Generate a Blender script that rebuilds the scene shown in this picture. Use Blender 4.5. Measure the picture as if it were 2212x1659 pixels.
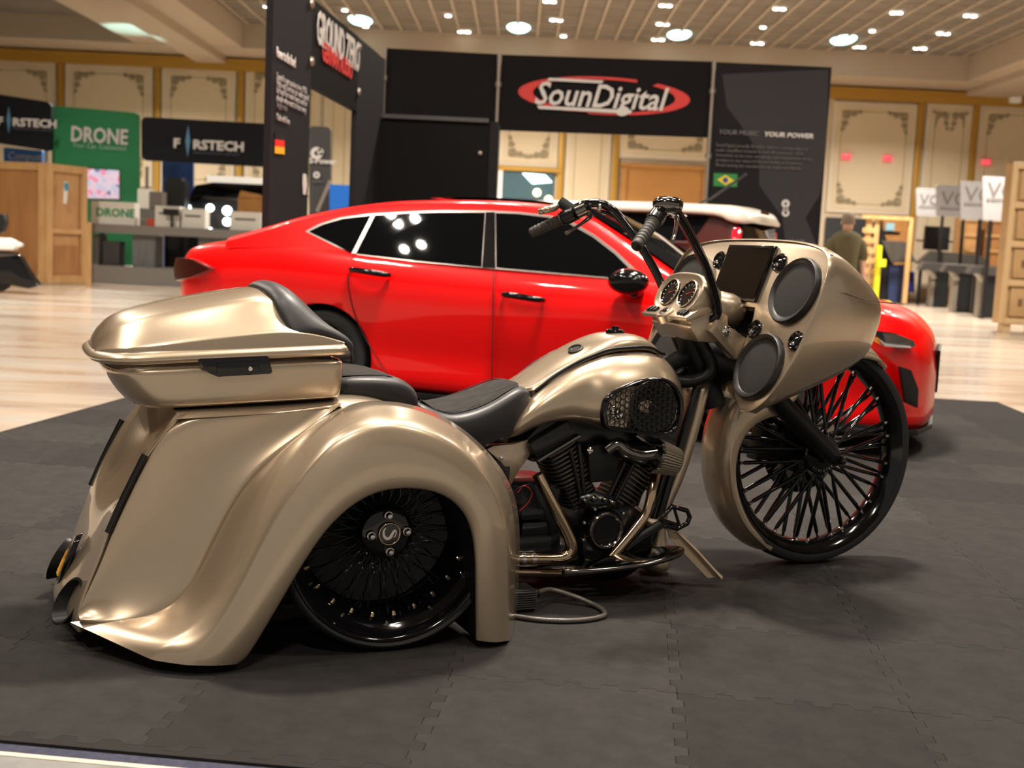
import bpy, bmesh, math, random
import numpy as np
from mathutils import Vector, Matrix

for _o in list(bpy.data.objects): bpy.data.objects.remove(_o)
SC = bpy.context.scene
COL = SC.collection
random.seed(7)

# ------------------------------------------------------------------ camera
FPX, CX, CY, CAMH = 2600.0, 1106.0, 829.5, 1.17
PITCH, ROLL = math.atan((829.5 - 540) / 2600.0), 0.046
_f = np.array([0, math.cos(PITCH), -math.sin(PITCH)])
_u0 = np.array([0, math.sin(PITCH), math.cos(PITCH)])
_r0 = np.array([1.0, 0, 0])
CR = _r0 * math.cos(ROLL) + _u0 * math.sin(ROLL)
CU = -_r0 * math.sin(ROLL) + _u0 * math.cos(ROLL)
CF = _f
CC = np.array([0, 0, CAMH])
cam = bpy.data.cameras.new('camera')
cam.sensor_width = 36.0
cam.lens = FPX / 2212.0 * 36.0
cam.clip_end = 200
cam.dof.use_dof = True
cam.dof.focus_distance = 3.75
cam.dof.aperture_fstop = 3.4
camo = bpy.data.objects.new('camera', cam)
COL.objects.link(camo)
camo.matrix_world = Matrix(((CR[0], CU[0], -CF[0], 0), (CR[1], CU[1], -CF[1], 0), (CR[2], CU[2], -CF[2], CAMH), (0, 0, 0, 1)))
SC.camera = camo
SC.view_settings.view_transform = 'Standard'
SC.view_settings.look = 'None'
SC.view_settings.gamma = 1.0
SC.view_settings.use_curve_mapping = False
SC.view_settings.exposure = 0.06
cy = SC.cycles
cy.max_bounces = 7; cy.diffuse_bounces = 3; cy.glossy_bounces = 4; cy.transmission_bounces = 2; cy.caustics_reflective = False; cy.caustics_refractive = False

# ------------------------------------------------------------------ light: a warm hall and its ceiling lamps
w = bpy.data.worlds.new('hall_ambient'); SC.world = w; w.use_nodes = True
bg = w.node_tree.nodes['Background']
bg.inputs[0].default_value = (1.0, 0.89, 0.78, 1); bg.inputs[1].default_value = 0.29

def lamp(x, y, z, power, size, col=(1.0, 0.89, 0.76), name='ceiling_downlight_lamp'):
    l = bpy.data.lights.new(name, 'AREA'); l.shape = 'DISK'; l.size = size; l.energy = power; l.color = col
    l.spread = math.radians(150)
    o = bpy.data.objects.new(name, l); COL.objects.link(o); o.location = (x, y, z)
    return o
for (lx, ly, pw) in ((0.6, 6.5, 760), (-5.45, 5.3, 150), (-5.6, 4.8, 60), (3.9, 6.2, 130), (-1.9, 2.0, 120), (2.0, 1.8, 100), (-5.5, 1.5, 130), (5.5, 1.5, 130),
                     (-1.9, 10.6, 200), (2.2, 10.4, 200), (-6.5, 11, 220), (6.5, 11, 220), (0, -3, 200)):
    for dx in (-.3, .3): lamp(lx + dx * (.5 if lx < -5.4 else 1), ly, 7.75, pw / 2, 0.12 if lx < -5.4 else 0.5)
for (lx, ly, pw) in ((-9, 18, 800), (0, 18.5, 400), (9, 18, 800), (-11, 28, 1350), (0, 30, 1350), (11, 28, 1350), (-12, 36, 1100), (0, 36.5, 1100), (12, 36, 1100)):
    lamp(lx, ly, 7.0, pw, 0.5)

# ------------------------------------------------------------------ pixel helpers: where the photograph's points stand in the place
def ray(px, py): return CF + CR * (px - CX) / FPX + CU * (CY - py) / FPX
def W(px, py, y=None, z=None):
    d = ray(px, py); t = (z - CC[2]) / d[2] if z is not None else (y - CC[1]) / d[1]
    return Vector(CC + d * t)
def frame(O, ang):
    return np.array(O + (0.0,)), np.array([math.cos(ang), math.sin(ang), 0]), np.array([-math.sin(ang), math.cos(ang), 0])
def inframe(fr, px, py, Y):
    O, ex, ey = fr; d = ray(px, py); t = (Y - (CC - O) @ ey) / (d @ ey); p = CC + d * t - O
    return Vector((float(p @ ex), Y, float(p[2])))
TR = frame((-0.558, 3.909), math.radians(23.3))          # trike: X forward, Y left, Z up, origin under the rear axle
CARF = frame((-2.444, 8.85), math.atan2(-0.3342, 0.9425))  # red car: origin at its rear right corner
def T(px, py, Y): return inframe(TR, px, py, Y)
def K(px, py, Y): return inframe(CARF, px, py, Y)

# ------------------------------------------------------------------ materials
MATS = {}
def M(name, col=(0.5, 0.5, 0.5), rough=0.5, metal=0.0, coat=0.0, coat_rough=0.03, spec=0.5, emit=None, estr=0.0, bump=None, var=None, alpha=None, sheen=0.0, trans=0.0):
    if name in MATS: return MATS[name]
    m = bpy.data.materials.new(name); m.use_nodes = True
    nt = m.node_tree; b = nt.nodes['Principled BSDF']
    b.inputs['Base Color'].default_value = (*col, 1); b.inputs['Roughness'].default_value = rough
    b.inputs['Metallic'].default_value = metal; b.inputs['Coat Weight'].default_value = coat
    b.inputs['Coat Roughness'].default_value = coat_rough; b.inputs['Specular IOR Level'].default_value = spec
    if sheen: b.inputs['Sheen Weight'].default_value = sheen
    if trans: b.inputs['Transmission Weight'].default_value = trans
    if emit: b.inputs['Emission Color'].default_value = (*emit, 1); b.inputs['Emission Strength'].default_value = estr
    tc = None
    def coord():
        nonlocal tc
        if tc is None: tc = nt.nodes.new('ShaderNodeTexCoord')
        return tc.outputs['Object']
    if var:   # (colour2, scale, detail, stretch)
        c2, sc_, det, st = var
        n = nt.nodes.new('ShaderNodeTexNoise'); n.inputs['Scale'].default_value = sc_; n.inputs['Detail'].default_value = det
        mp = nt.nodes.new('ShaderNodeMapping'); mp.inputs['Scale'].default_value = st
        nt.links.new(coord(), mp.inputs[0]); nt.links.new(mp.outputs[0], n.inputs['Vector'])
        r = nt.nodes.new('ShaderNodeValToRGB'); r.color_ramp.elements[0].color = (*col, 1); r.color_ramp.elements[1].color = (*c2, 1)
        r.color_ramp.elements[0].position = 0.35; r.color_ramp.elements[1].position = 0.65
        nt.links.new(n.outputs['Fac'], r.inputs[0]); nt.links.new(r.outputs[0], b.inputs['Base Color'])
    if bump:  # (scale, strength, distance)
        n = nt.nodes.new('ShaderNodeTexNoise'); n.inputs['Scale'].default_value = bump[0]; n.inputs['Detail'].default_value = 4
        bp = nt.nodes.new('ShaderNodeBump'); bp.inputs['Strength'].default_value = bump[1]; bp.inputs['Distance'].default_value = bump[2] if len(bump) > 2 else 0.01
        nt.links.new(coord(), n.inputs['Vector']); nt.links.new(n.outputs['Fac'], bp.inputs['Height']); nt.links.new(bp.outputs[0], b.inputs['Normal'])
    MATS[name] = m
    return m
def ramp(m, node_out, stops, target='Base Color'):
    nt = m.node_tree; r = nt.nodes.new('ShaderNodeValToRGB')
    while len(r.color_ramp.elements) < len(stops): r.color_ramp.elements.new(0.5)
    for e, (p, c) in zip(r.color_ramp.elements, stops): e.position = p; e.color = (*c, 1)
    nt.links.new(node_out, r.inputs[0]); nt.links.new(r.outputs[0], nt.nodes['Principled BSDF'].inputs[target])

PAINT = M('champagne_pearl_paint', (0.515, 0.412, 0.298), rough=0.31, metal=0.72, coat=1.0, coat_rough=0.05)
BLACK = M('gloss_black', (0.004, 0.004, 0.005), rough=0.10, coat=.35, spec=.35)
SATIN = M('satin_black', (0.009, 0.009, 0.010), rough=0.40, spec=.35)
ENGBLK = M('engine_black', (0.006, 0.006, 0.007), rough=0.24, spec=0.45)
RUBBER = M('tire_rubber', (0.014, 0.014, 0.015), rough=0.7, bump=(120, 0.15, 0.002))
CHROME = M('chrome', (0.86, 0.85, 0.84), rough=0.07, metal=1.0)
WARMCHR = M('warm_reflect_chrome', (0.62, 0.47, 0.32), rough=0.13, metal=1.0)  # plain chrome; reflection of the warm surroundings put into its colour
DARKCHR = M('dark_chrome', (0.20, 0.19, 0.18), rough=0.12, metal=1.0)
LEATHER = M('grey_leather', (0.028, 0.027, 0.030), rough=0.42, spec=.4, bump=(260, 0.12, 0.002))
SUEDE = M('charcoal_suede', (0.012, 0.011, 0.010), rough=0.95, spec=.1, sheen=0.12, var=((0.030, 0.027, 0.024), 22, 6, (1, 2.5, 1)), bump=(90, 0.3, 0.003))
SPKR = M('speaker_cloth', (0.028, 0.026, 0.025), rough=0.85, spec=.25, bump=(700, 0.35, 0.002))
SPKRING = M('speaker_ring_black', (0.012, 0.011, 0.011), rough=0.42, spec=.4)
FIN = M('machined_fin', (0.13, 0.118, 0.10), rough=0.32, metal=0.6)
FLAME = M('flame_orange', (0.95, 0.28, 0.02), rough=0.35, var=((0.9, 0.6, 0.05), 60, 2, (1, 1, 1)))
WHITE = M('white_paint', (0.80, 0.80, 0.78), rough=0.5)
SCREEN = M('dark_screen_glass', (0.005, 0.004, 0.0035), rough=0.05, spec=.3)
REDW = M('red_wire', (0.5, 0.03, 0.02), rough=0.5)
LENS = M('clear_gauge_lens', (0.05, 0.045, 0.04), rough=0.05, coat=1.0)
NEEDLE = M('red_needle', (0.8, 0.03, 0.05), rough=0.4)
FILTER = M('air_filter_gauze', (0.20, 0.17, 0.13), rough=0.75)

# ------------------------------------------------------------------ mesh helpers
def link(o, parent=None):
    COL.objects.link(o)
    if parent is not None: o.parent = parent
    return o
def MO(name, verts, faces, mat, parent=None, smooth=True, sub=0, solid=0.0, bev=0.0, soff=-1.0, sharp=None):
    me = bpy.data.meshes.new(name)
    me.from_pydata([tuple(v) for v in verts], [], faces); me.validate()
    bm = bmesh.new(); bm.from_mesh(me); bmesh.ops.remove_doubles(bm, verts=bm.verts, dist=1e-5)
    bmesh.ops.recalc_face_normals(bm, faces=bm.faces)
    if bev: bmesh.ops.bevel(bm, geom=[e for e in bm.edges if e.calc_face_angle(0) > 0.5], offset=bev, segments=2, affect='EDGES', profile=0.6)
    bm.to_mesh(me); bm.free()
    if smooth:
        for p in me.polygons: p.use_smooth = True
        if sharp is not None: me.set_sharp_from_angle(angle=math.radians(sharp))
    me.materials.append(mat)
    o = bpy.data.objects.new(name, me); link(o, parent)
    if solid:
        s = o.modifiers.new('thickness', 'SOLIDIFY'); s.thickness = solid; s.offset = soff
    if sub:
        s = o.modifiers.new('smooth', 'SUBSURF'); s.levels = sub; s.render_levels = sub; s.boundary_smooth = 'PRESERVE_CORNERS'
    return o
def gridfaces(nr, nc, closec=False, closer=False, off=0):
    f = []
    for i in range(nr if closer else nr - 1):
        for j in range(nc if closec else nc - 1):
            f.append((off + i * nc + j, off + i * nc + (j + 1) % nc, off + ((i + 1) % nr) * nc + (j + 1) % nc, off + ((i + 1) % nr) * nc + j))
    return f
def grid(name, rows, mat, parent=None, closec=False, caps=False, **kw):
    nr, nc = len(rows), len(rows[0]); v = [p for r in rows for p in r]; f = gridfaces(nr, nc, closec)
    if caps: f += [tuple(range(nc)), tuple(range((nr - 1) * nc, nr * nc))]
    return MO(name, v, f, mat, parent, **kw)
def cr(pts, n):
    P = [np.array(p, float) for p in pts]; P = [2 * P[0] - P[1]] + P + [2 * P[-1] - P[-2]]; out = []
    m = len(P) - 3
    for k in range(n):
        t = k / (n - 1) * m; i = min(int(t), m - 1); u = t - i; a, b, c, d = P[i:i + 4]
        out.append(Vector(0.5 * ((2 * b) + (c - a) * u + (2 * a - 5 * b + 4 * c - d) * u * u + (3 * b - a - 3 * c + d) * u ** 3)))
    return out
def dense(rows, nu, nv):
    r2 = [cr(r, nv) for r in rows]
    cols = [cr([r[j] for r in r2], nu) for j in range(nv)]
    return [[cols[j][i] for j in range(nv)] for i in range(nu)]
def interp(x, xs, ys): return float(np.interp(x, xs, ys))
def tubegeo(pts, r, n=12, closed=False):
    pts = [Vector(p) for p in pts]; m = len(pts); rs = r if isinstance(r, (list, tuple)) else [r] * m
    t0 = (pts[1] - pts[0]).normalized(); ref = Vector((0, 0, 1)) if abs(t0.z) < 0.9 else Vector((1, 0, 0))
    nrm = t0.cross(ref).normalized(); v = []
    for i, p in enumerate(pts):
        a = pts[(i - 1) % m] if (i > 0 or closed) else p; b = pts[(i + 1) % m] if (i < m - 1 or closed) else p
        t = (b - a).normalized(); nrm = (nrm - t * nrm.dot(t)).normalized(); bn = t.cross(nrm)
        for k in range(n):
            an = 2 * math.pi * k / n; v.append(p + (nrm * math.cos(an) + bn * math.sin(an)) * rs[i])
    f = gridfaces(m, n, True, closed)
    if not closed: f += [tuple(range(n))[::-1], tuple(range((m - 1) * n, m * n))]
    return v, f
def tube(name, pts, r, mat, parent=None, n=12, smoothn=0, closed=False):
    if smoothn:
        if isinstance(r, (list, tuple)): r = [interp(k / (smoothn - 1), np.linspace(0, 1, len(r)), r) for k in range(smoothn)]
        pts = cr(pts, smoothn)
    v, f = tubegeo(pts, r, n, closed)
    return MO(name, v, f, mat, parent, sharp=50)
def basis(axis):
    a = Vector(axis).normalized(); ref = Vector((0, 0, 1)) if abs(a.z) < 0.9 else Vector((1, 0, 0))
    x = ref.cross(a).normalized(); return x, a.cross(x), a
def lathegeo(prof, c, axis, seg=32, a0=0.0, a1=2 * math.pi):
    x, y, a = basis(axis); c = Vector(c); full = abs(a1 - a0 - 2 * math.pi) < 1e-6; n = seg if full else seg + 1; v = []
    for k in range(n):
        an = a0 + (a1 - a0) * k / seg
        for r, h in prof: v.append(c + x * (r * math.cos(an)) + y * (r * math.sin(an)) + a * h)
    return v, gridfaces(n, len(prof), False, full)
def lathe(name, prof, c, axis, mat, parent=None, seg=32, sharp=35, **kw):
    v, f = lathegeo(prof, c, axis, seg)
    return MO(name, v, f, mat, parent, sharp=sharp, **kw)
def boxgeo(c, size, rot=None):
    c = Vector(c); s = [d / 2 for d in size]; v = []
    for x in (-1, 1):
        for y in (-1, 1):
            for z in (-1, 1):
                p = Vector((x * s[0], y * s[1], z * s[2])); v.append(c + (rot @ p if rot else p))
    return v, [(0, 1, 3, 2), (4, 6, 7, 5), (0, 4, 5, 1), (2, 3, 7, 6), (0, 2, 6, 4), (1, 5, 7, 3)]
def box(name, c, size, mat, parent=None, rot=None, bev=0.0):
    v, f = boxgeo(c, size, rot)
    return MO(name, v, f, mat, parent, smooth=bev > 0, bev=bev, sharp=40 if bev else None)
def wbox(name, x0, x1, y0, y1, z0, z1, mat, parent=None, bev=0.0):
    return box(name, ((x0 + x1) / 2, (y0 + y1) / 2, (z0 + z1) / 2), (abs(x1 - x0), abs(y1 - y0), abs(z1 - z0)), mat, parent, None, bev)
def join(parts):
    V, F = [], []
    for v, f in parts:
        o = len(V); V += list(v); F += [tuple(i + o for i in q) for q in f]
    return V, F
def prism(name, poly, d, mat, parent=None, bev=0.0, smooth=False):
    d = Vector(d); n = len(poly); v = [Vector(p) for p in poly] + [Vector(p) + d for p in poly]
    f = [tuple(range(n)), tuple(range(2 * n - 1, n - 1, -1))] + [(i, (i + 1) % n, n + (i + 1) % n, n + i) for i in range(n)]
    return MO(name, v, f, mat, parent, smooth=smooth or bev > 0, bev=bev, sharp=40)
def empty(name, loc=(0, 0, 0), rz=0.0, parent=None):
    o = bpy.data.objects.new(name, None); o.location = loc; o.rotation_euler = (0, 0, rz); o.empty_display_size = 0.1
    return link(o, parent)
def tag(o, label, cat=None, group=None, kind=None):
    if label: o['label'] = label
    if cat: o['category'] = cat
    if group: o['group'] = group
    if kind: o['kind'] = kind
    return o
def struct(o): o['kind'] = 'structure'; return o
def copy_tree(o, parent=None):
    c = o.copy(); COL.objects.link(c); c.parent = parent
    for ch in [x for x in o.children]: copy_tree(ch, c)
    return c
def text(name, s, size, loc, xdir, up, mat, parent=None, sx=1.0, shear=0.0, bold=0.0, ext=0.002, align='LEFT', spacing=1.0):
    cu = bpy.data.curves.new(name, 'FONT'); cu.body = s; cu.size = size; cu.shear = shear; cu.offset = bold; cu.extrude = ext
    cu.align_x = align; cu.space_character = spacing; cu.resolution_u = 2
    tmp = bpy.data.objects.new(name, cu); COL.objects.link(tmp)
    me = bpy.data.meshes.new_from_object(tmp.evaluated_get(bpy.context.evaluated_depsgraph_get()))
    bpy.data.objects.remove(tmp); bpy.data.curves.remove(cu)
    x = Vector(xdir).normalized(); u = Vector(up); u = (u - x * u.dot(x)).normalized(); nz = x.cross(u)
    m4 = Matrix(((x.x * sx, u.x, nz.x, loc[0]), (x.y * sx, u.y, nz.y, loc[1]), (x.z * sx, u.z, nz.z, loc[2]), (0, 0, 0, 1)))
    if size >= .225 and len(s) > 1 and name != 'hub_lettering':   # large letters become pieces of their own
        bm = bmesh.new(); bm.from_mesh(me); bm.verts.ensure_lookup_table(); seen = set(); isl = []
        for v0 in bm.verts:
            if v0.index in seen: continue
            st = [v0]; seen.add(v0.index); g = []
            while st:
                v = st.pop(); g.append(v.index)
                for e in v.link_edges:
                    q = e.other_vert(v)
                    if q.index not in seen: seen.add(q.index); st.append(q)
            isl.append(g)
        co = [v.co.copy() for v in bm.verts]; fs = [tuple(v.index for v in f.verts) for f in bm.faces]; bm.free()
        groups = []
        for g in sorted(isl, key=lambda g: -len(g)):
            x0 = min(co[i].x - shear * co[i].y for i in g); x1 = max(co[i].x - shear * co[i].y for i in g); hit = None
            for q in groups:
                ov = min(x1, q[1]) - max(x0, q[0])
                if ov > .6 * min(x1 - x0, q[1] - q[0]): hit = q; break
            if hit: hit[2] += g; hit[0] = min(hit[0], x0); hit[1] = max(hit[1], x1)
            else: groups.append([x0, x1, list(g)])
        own = {i: k for k, q in enumerate(groups) for i in q[2]}; last = None
        for k, q in enumerate(groups):
            idx = {i: n for n, i in enumerate(q[2])}
            mm = bpy.data.meshes.new('letter'); mm.from_pydata([tuple(co[i]) for i in q[2]], [], [tuple(idx[i] for i in f) for f in fs if own[f[0]] == k])
            mm.transform(m4); mm.materials.append(mat); last = link(bpy.data.objects.new('letter', mm), parent)
        bpy.data.meshes.remove(me); return last
    me.transform(m4); me.materials.clear(); me.materials.append(mat); me.name = name
    o = link(bpy.data.objects.new(name, me), parent)
    if len(s) > 1: o['kind'] = 'stuff'
    return o
# ================================================================== the hall
FLOORM = M('polished_concrete', (0.62, 0.50, 0.38), rough=0.22, coat=0.3, coat_rough=0.12)
def _floor():
    nt = FLOORM.node_tree; tc = nt.nodes.new('ShaderNodeTexCoord'); mp = nt.nodes.new('ShaderNodeMapping'); mp.inputs['Scale'].default_value = (.35, 1.6, 1)
    n = nt.nodes.new('ShaderNodeTexNoise'); n.inputs['Scale'].default_value = 0.8; n.inputs['Detail'].default_value = 8; n.inputs['Roughness'].default_value = .62
    nt.links.new(tc.outputs['Object'], mp.inputs[0]); nt.links.new(mp.outputs[0], n.inputs['Vector'])
    ramp(FLOORM, n.outputs['Fac'], [(.30, (.31,.235,.185)), (.42, (.43,.34,.265)), (.52, (.52,.435,.345)), (.60, (.45,.42,.36)), (.72, (.57,.49,.41))])
    r2 = nt.nodes.new('ShaderNodeMapRange'); r2.inputs[3].default_value = .12; r2.inputs[4].default_value = .34
    nt.links.new(n.outputs['Fac'], r2.inputs[0]); nt.links.new(r2.outputs[0], nt.nodes['Principled BSDF'].inputs['Roughness'])
_floor()
WALLZ = 42.0
CEIL = 8.0
def quad(name, pts, mat, parent=None): return MO(name, pts, [(0, 1, 2, 3)], mat, parent, smooth=False)
fl = struct(wbox('floor', -32, 32, -9, WALLZ + 12, -.2, -.014, FLOORM))
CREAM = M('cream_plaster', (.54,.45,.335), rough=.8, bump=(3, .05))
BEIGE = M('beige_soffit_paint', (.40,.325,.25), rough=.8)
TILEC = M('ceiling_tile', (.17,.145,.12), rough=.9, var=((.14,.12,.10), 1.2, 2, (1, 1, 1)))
TBAR = M('ceiling_grid_bar', (.36,.30,.235), rough=.6)
GOLD = M('gold_moulding', (.42,.235,.035), rough=.42, metal=.25)
PANELM = M('panel_cream', (.58,.485,.34), rough=.75)
ORN = M('olive_stencil', (.30,.25,.16), rough=.8)
TRIMW = M('panel_border_ivory', (.60,.53,.42), rough=.6)
wall = struct(wbox('wall_back', -32, 32, WALLZ, WALLZ + .3, 0, CEIL + .4, CREAM))
struct(wbox('wall_left', -26.3, -26, 4, WALLZ, 0, CEIL + .4, CREAM)); struct(wbox('wall_right', 26, 26.3, 4, WALLZ, 0, CEIL + .4, CREAM))
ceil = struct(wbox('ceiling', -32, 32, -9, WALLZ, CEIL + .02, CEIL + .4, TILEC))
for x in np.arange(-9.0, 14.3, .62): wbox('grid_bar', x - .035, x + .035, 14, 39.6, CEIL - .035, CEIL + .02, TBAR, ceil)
v, f = join([boxgeo(((-9 + 14.2) / 2, y, CEIL + .004), (23.2, .022, .03)) for y in np.arange(15, 39.6, 1.24)])
MO('cross_bars', v, f, TBAR, ceil, smooth=False)['kind'] = 'stuff'
# soffit beams along and across the hall
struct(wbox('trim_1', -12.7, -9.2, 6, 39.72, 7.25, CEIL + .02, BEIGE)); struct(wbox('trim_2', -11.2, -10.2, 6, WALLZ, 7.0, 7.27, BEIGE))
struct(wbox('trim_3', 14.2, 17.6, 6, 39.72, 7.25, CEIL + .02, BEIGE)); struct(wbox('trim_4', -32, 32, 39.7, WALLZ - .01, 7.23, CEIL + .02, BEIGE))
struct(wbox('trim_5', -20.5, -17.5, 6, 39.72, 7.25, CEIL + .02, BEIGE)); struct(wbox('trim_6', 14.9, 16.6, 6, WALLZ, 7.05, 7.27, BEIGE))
def X(px, y, py=300): return W(px, py, y=y).x
def Z(px, py, y): return W(px, py, y=y).z
wy = WALLZ - .02
zr0, zr1 = Z(1900, 197, wy), Z(1900, 219, wy)
struct(wbox('trim_7', -32, 32, wy - .25, wy, zr1, zr0, GOLD)); struct(wbox('trim_8', -32, 32, wy - .33, wy, zr0 - .06, zr0 + .05, GOLD))
# wall panels with gold pilasters between
pil = []
def panel(px0, px1, pyt, pyb, kind=0):
    pxm, pym = (px0 + px1) / 2, (pyt + pyb) / 2
    x0, x1 = X(px0, wy, pym), X(px1, wy, pym); z1, z0 = Z(pxm, pyt, wy), Z(pxm, pyb, wy)
    p = struct(wbox('trim_panel', x0, x1, wy - .06, wy, z0, z1, TRIMW)); p.name = 'trim_%d' % (20 + len(pil)); pil.append(p)
    wbox('panel_field', x0 + .12, x1 - .12, wy - .075, wy - .06, z0 + .12, z1 - .12, PANELM, p)
    for (a, b, c, d) in ((x0 + .3, x1 - .3, z1 - .33, z1 - .30), (x0 + .3, x1 - .3, z0 + .30, z0 + .33), (x0 + .30, x0 + .33, z0 + .3, z1 - .3), (x1 - .33, x1 - .30, z0 + .3, z1 - .3)):
        wbox('stencil_line', a, b, wy - .08, wy - .075, c, d, ORN, p)
    def scroll(cx, cz, sx, sz, k=1.0):
        parts = []
        for (ox, oz, r, tns) in ((.22,-.22,.16,1.4),(.48,-.16,.10,1.3),(.16,-.50,.10,1.3),(.68,-.10,.06,1.2),(.10,-.70,.06,1.2)):
            pts = [Vector((cx + sx * k * (ox + r * (1 - t * .7) * math.cos(t * tns * 6.28)), wy - .085, cz + sz * k * (oz * -1 * -1 + r * (1 - t * .7) * math.sin(t * tns * 6.28)))) for t in np.linspace(0, 1, 16)]
            parts.append(tubegeo(pts, .035 * k, 5))
            parts.append(lathegeo([(0, .01), (r * .45 * k, .008), (r * .5 * k, 0)], (cx + sx * k * ox, wy - .08, cz + sz * k * oz), (0, -1, 0), 10))
        v, f = join(parts); MO('corner_scroll', v, f, ORN, p)
    if kind == 0:
        for sx, cx in ((1, x0 + .25), (-1, x1 - .25)):
            scroll(cx, z1 - .25, sx, 1); scroll(cx, z0 + .25, sx, -1)
    else:
        xm = (x0 + x1) / 2
        for sx in (1, -1): scroll(xm, z1 - .2, sx * .9, 1, .9); scroll(x0 + .3 if sx > 0 else x1 - .3, z1 - .35, sx * .5, 1, .55)
def pilaster(px, wpx, pyt=215, pyb=470):
    x = X(px, wy, 330); hw = wpx / 2 * WALLZ / FPX
    o = struct(wbox('trim_p', x - hw, x + hw, wy - .16, wy, 0, zr1, GOLD, bev=.03)); o.name = 'trim_%d' % (100 + len(pil)); pil.append(o)
for px0, px1, t, b, k in ((1792,1972,222,462,0),(1990,2092,226,520,1),(2106,2300,230,470,0),(1082,1208,150,360,0),(1222,1318,150,520,1),(1340,1540,150,345,0),(700,765,120,440,1),(530,690,140,420,0),(350,508,148,408,0),(142,330,140,400,0),(-60,122,132,390,0),(2310,2420,232,470,0)): panel(px0, px1, t, b, k)
for px in (132, 340, 519, 772, 1213, 1330, 1981, 2099, 2306): pilaster(px, 13)
# doorways in the back wall
DARK = M('dark_doorway', (.012,.014,.018), rough=.6)
d1 = struct(wbox('door_1', X(1085, wy, 400), X(1196, wy, 400), wy - .12, wy - .02, 0, Z(1140, 372, wy), DARK))
wbox('door_frame', X(1076, wy, 400), X(1085, wy, 400), wy - .18, wy, 0, Z(1140, 370, wy), WHITE, d1)
wbox('door_header', X(1070, wy, 380), X(1213, wy, 380), wy - .2, wy, Z(1140, 371, wy), Z(1140, 361, wy), GOLD, d1)
TEAL = M('teal_glow_room', (.03,.09,.12), rough=.5)
wbox('lobby_wall', X(1086, wy, 400), X(1195, wy, 400), wy - .125, wy - .12, Z(1140, 430, wy), Z(1140, 374, wy), TEAL, d1)
CYANE = M('cyan_light', (.5,.9,.95), emit=(.62,1.0,1.0), estr=3.2)
WARME = M('warm_bulb', (1,.9,.6), emit=(1,.78,.40), estr=5)
WHITEE = M('downlight_glow', (1,.97,.9), emit=(1,.95,.85), estr=7)
prism('lobby_light', [W(x, y, y=wy - .14) for x, y in ((1128,374),(1178,378),(1193,394),(1150,397))], (0, .01, 0), CYANE, d1)
for px, py, r in ((1160,416,.13),(1185,431,.13)): lathe('lobby_lamp', [(0,.08),(r*.7,.06),(r,0)], W(px, py, y=wy - .15), (0, -1, 0), WARME, d1, seg=16)
d2 = struct(wbox('door_2', X(1782, wy, 500), X(1870, wy, 500), wy - .12, wy - .02, 0, Z(1800, 470, wy), DARK))
DOORW = M('oak_door', (.42,.20,.05), rough=.5, var=((.36,.165,.04), .8, 4, (1, 1, 3)))
d3 = struct(wbox('door_3', X(1346, wy, 400), X(1522, wy, 400), wy - .14, wy - .02, 0, Z(1435, 362, wy), DOORW))
wbox('door_header', X(1340, wy, 360), X(1528, wy, 360), wy - .22, wy - .02, Z(1435, 366, wy), Z(1435, 356, wy), DOORW, d3)
for a, b in ((1340, 1352), (1516, 1528)): wbox('door_jamb', X(a, wy, 400), X(b, wy, 400), wy - .22, wy - .02, 0, Z(1435, 364, wy), DOORW, d3)
# ceiling downlights seen in the photograph
def lights():
    pts = [(745,24,1),(790,59,1),(968,36,1),(995,70,2),(1180,5,2),(1194,45,2),(1217,80,1),(1430,14,2),(1424,54,2),(1414,87,2),(1676,21,2),(1648,61,1),(1628,95,2),(1929,30,1),(1943,30,1),(1884,69,1),(1848,103,2),(2088,36,2),(2030,74,2),(1980,106,2),(575,16,2)]
    first = None
    for px, py, n in pts:
        for k in range(n):
            p = W(px + 15 * k, py + .8 * k, z=CEIL - .04)
            r = .055 * p.y / 30
            if first is None:
                first = lathe('downlight', [(0,0),(.9,0),(1.0,.02),(1.25,.02),(1.3,.25)], (0,0,0), (0,0,1), WHITEE, None, seg=16); o = first
            else: o = first.copy(); COL.objects.link(o)
            o.location = p; o.scale = (r, r, .12)
            tag(o, 'small round white downlight set in the tiled hall ceiling', 'light', 'ceiling downlights')
    c0 = None
    for i, (px, py) in enumerate(((778,48),(1120,64),(1467,79),(1822,90))):
        p = W(px, py, z=CEIL - .05)
        o = lathe('ceiling_flood', [(0,0),(.55,0),(.62,.03),(.68,.06),(.68,.09)], (0,0,0), (0,0,1), CYANE, None, seg=28); o.location = p
        o.scale = (p.y * .014, p.y * .030, 1)
        tag(o, ('first', 'second', 'third', 'fourth')[i] + ' cyan oval ceiling flood light from the left', 'light', 'cyan ceiling floods')
lights()
ul = bpy.data.lights.new('cyan_beam_wash', 'SPOT'); ul.energy = 800; ul.color = (.45, .95, 1.0); ul.spot_size = math.radians(46); ul.spot_blend = .6; ul.shadow_soft_size = .2
ulo = bpy.data.objects.new('cyan_beam_wash', ul); COL.objects.link(ulo); _t = W(285, 66, z=7.2); ulo.location = (_t.x + .3, _t.y - 1.0, 4.8)
ulo.rotation_euler = (Vector(_t) - ulo.location).to_track_quat('-Z', 'Y').to_euler()
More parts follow.
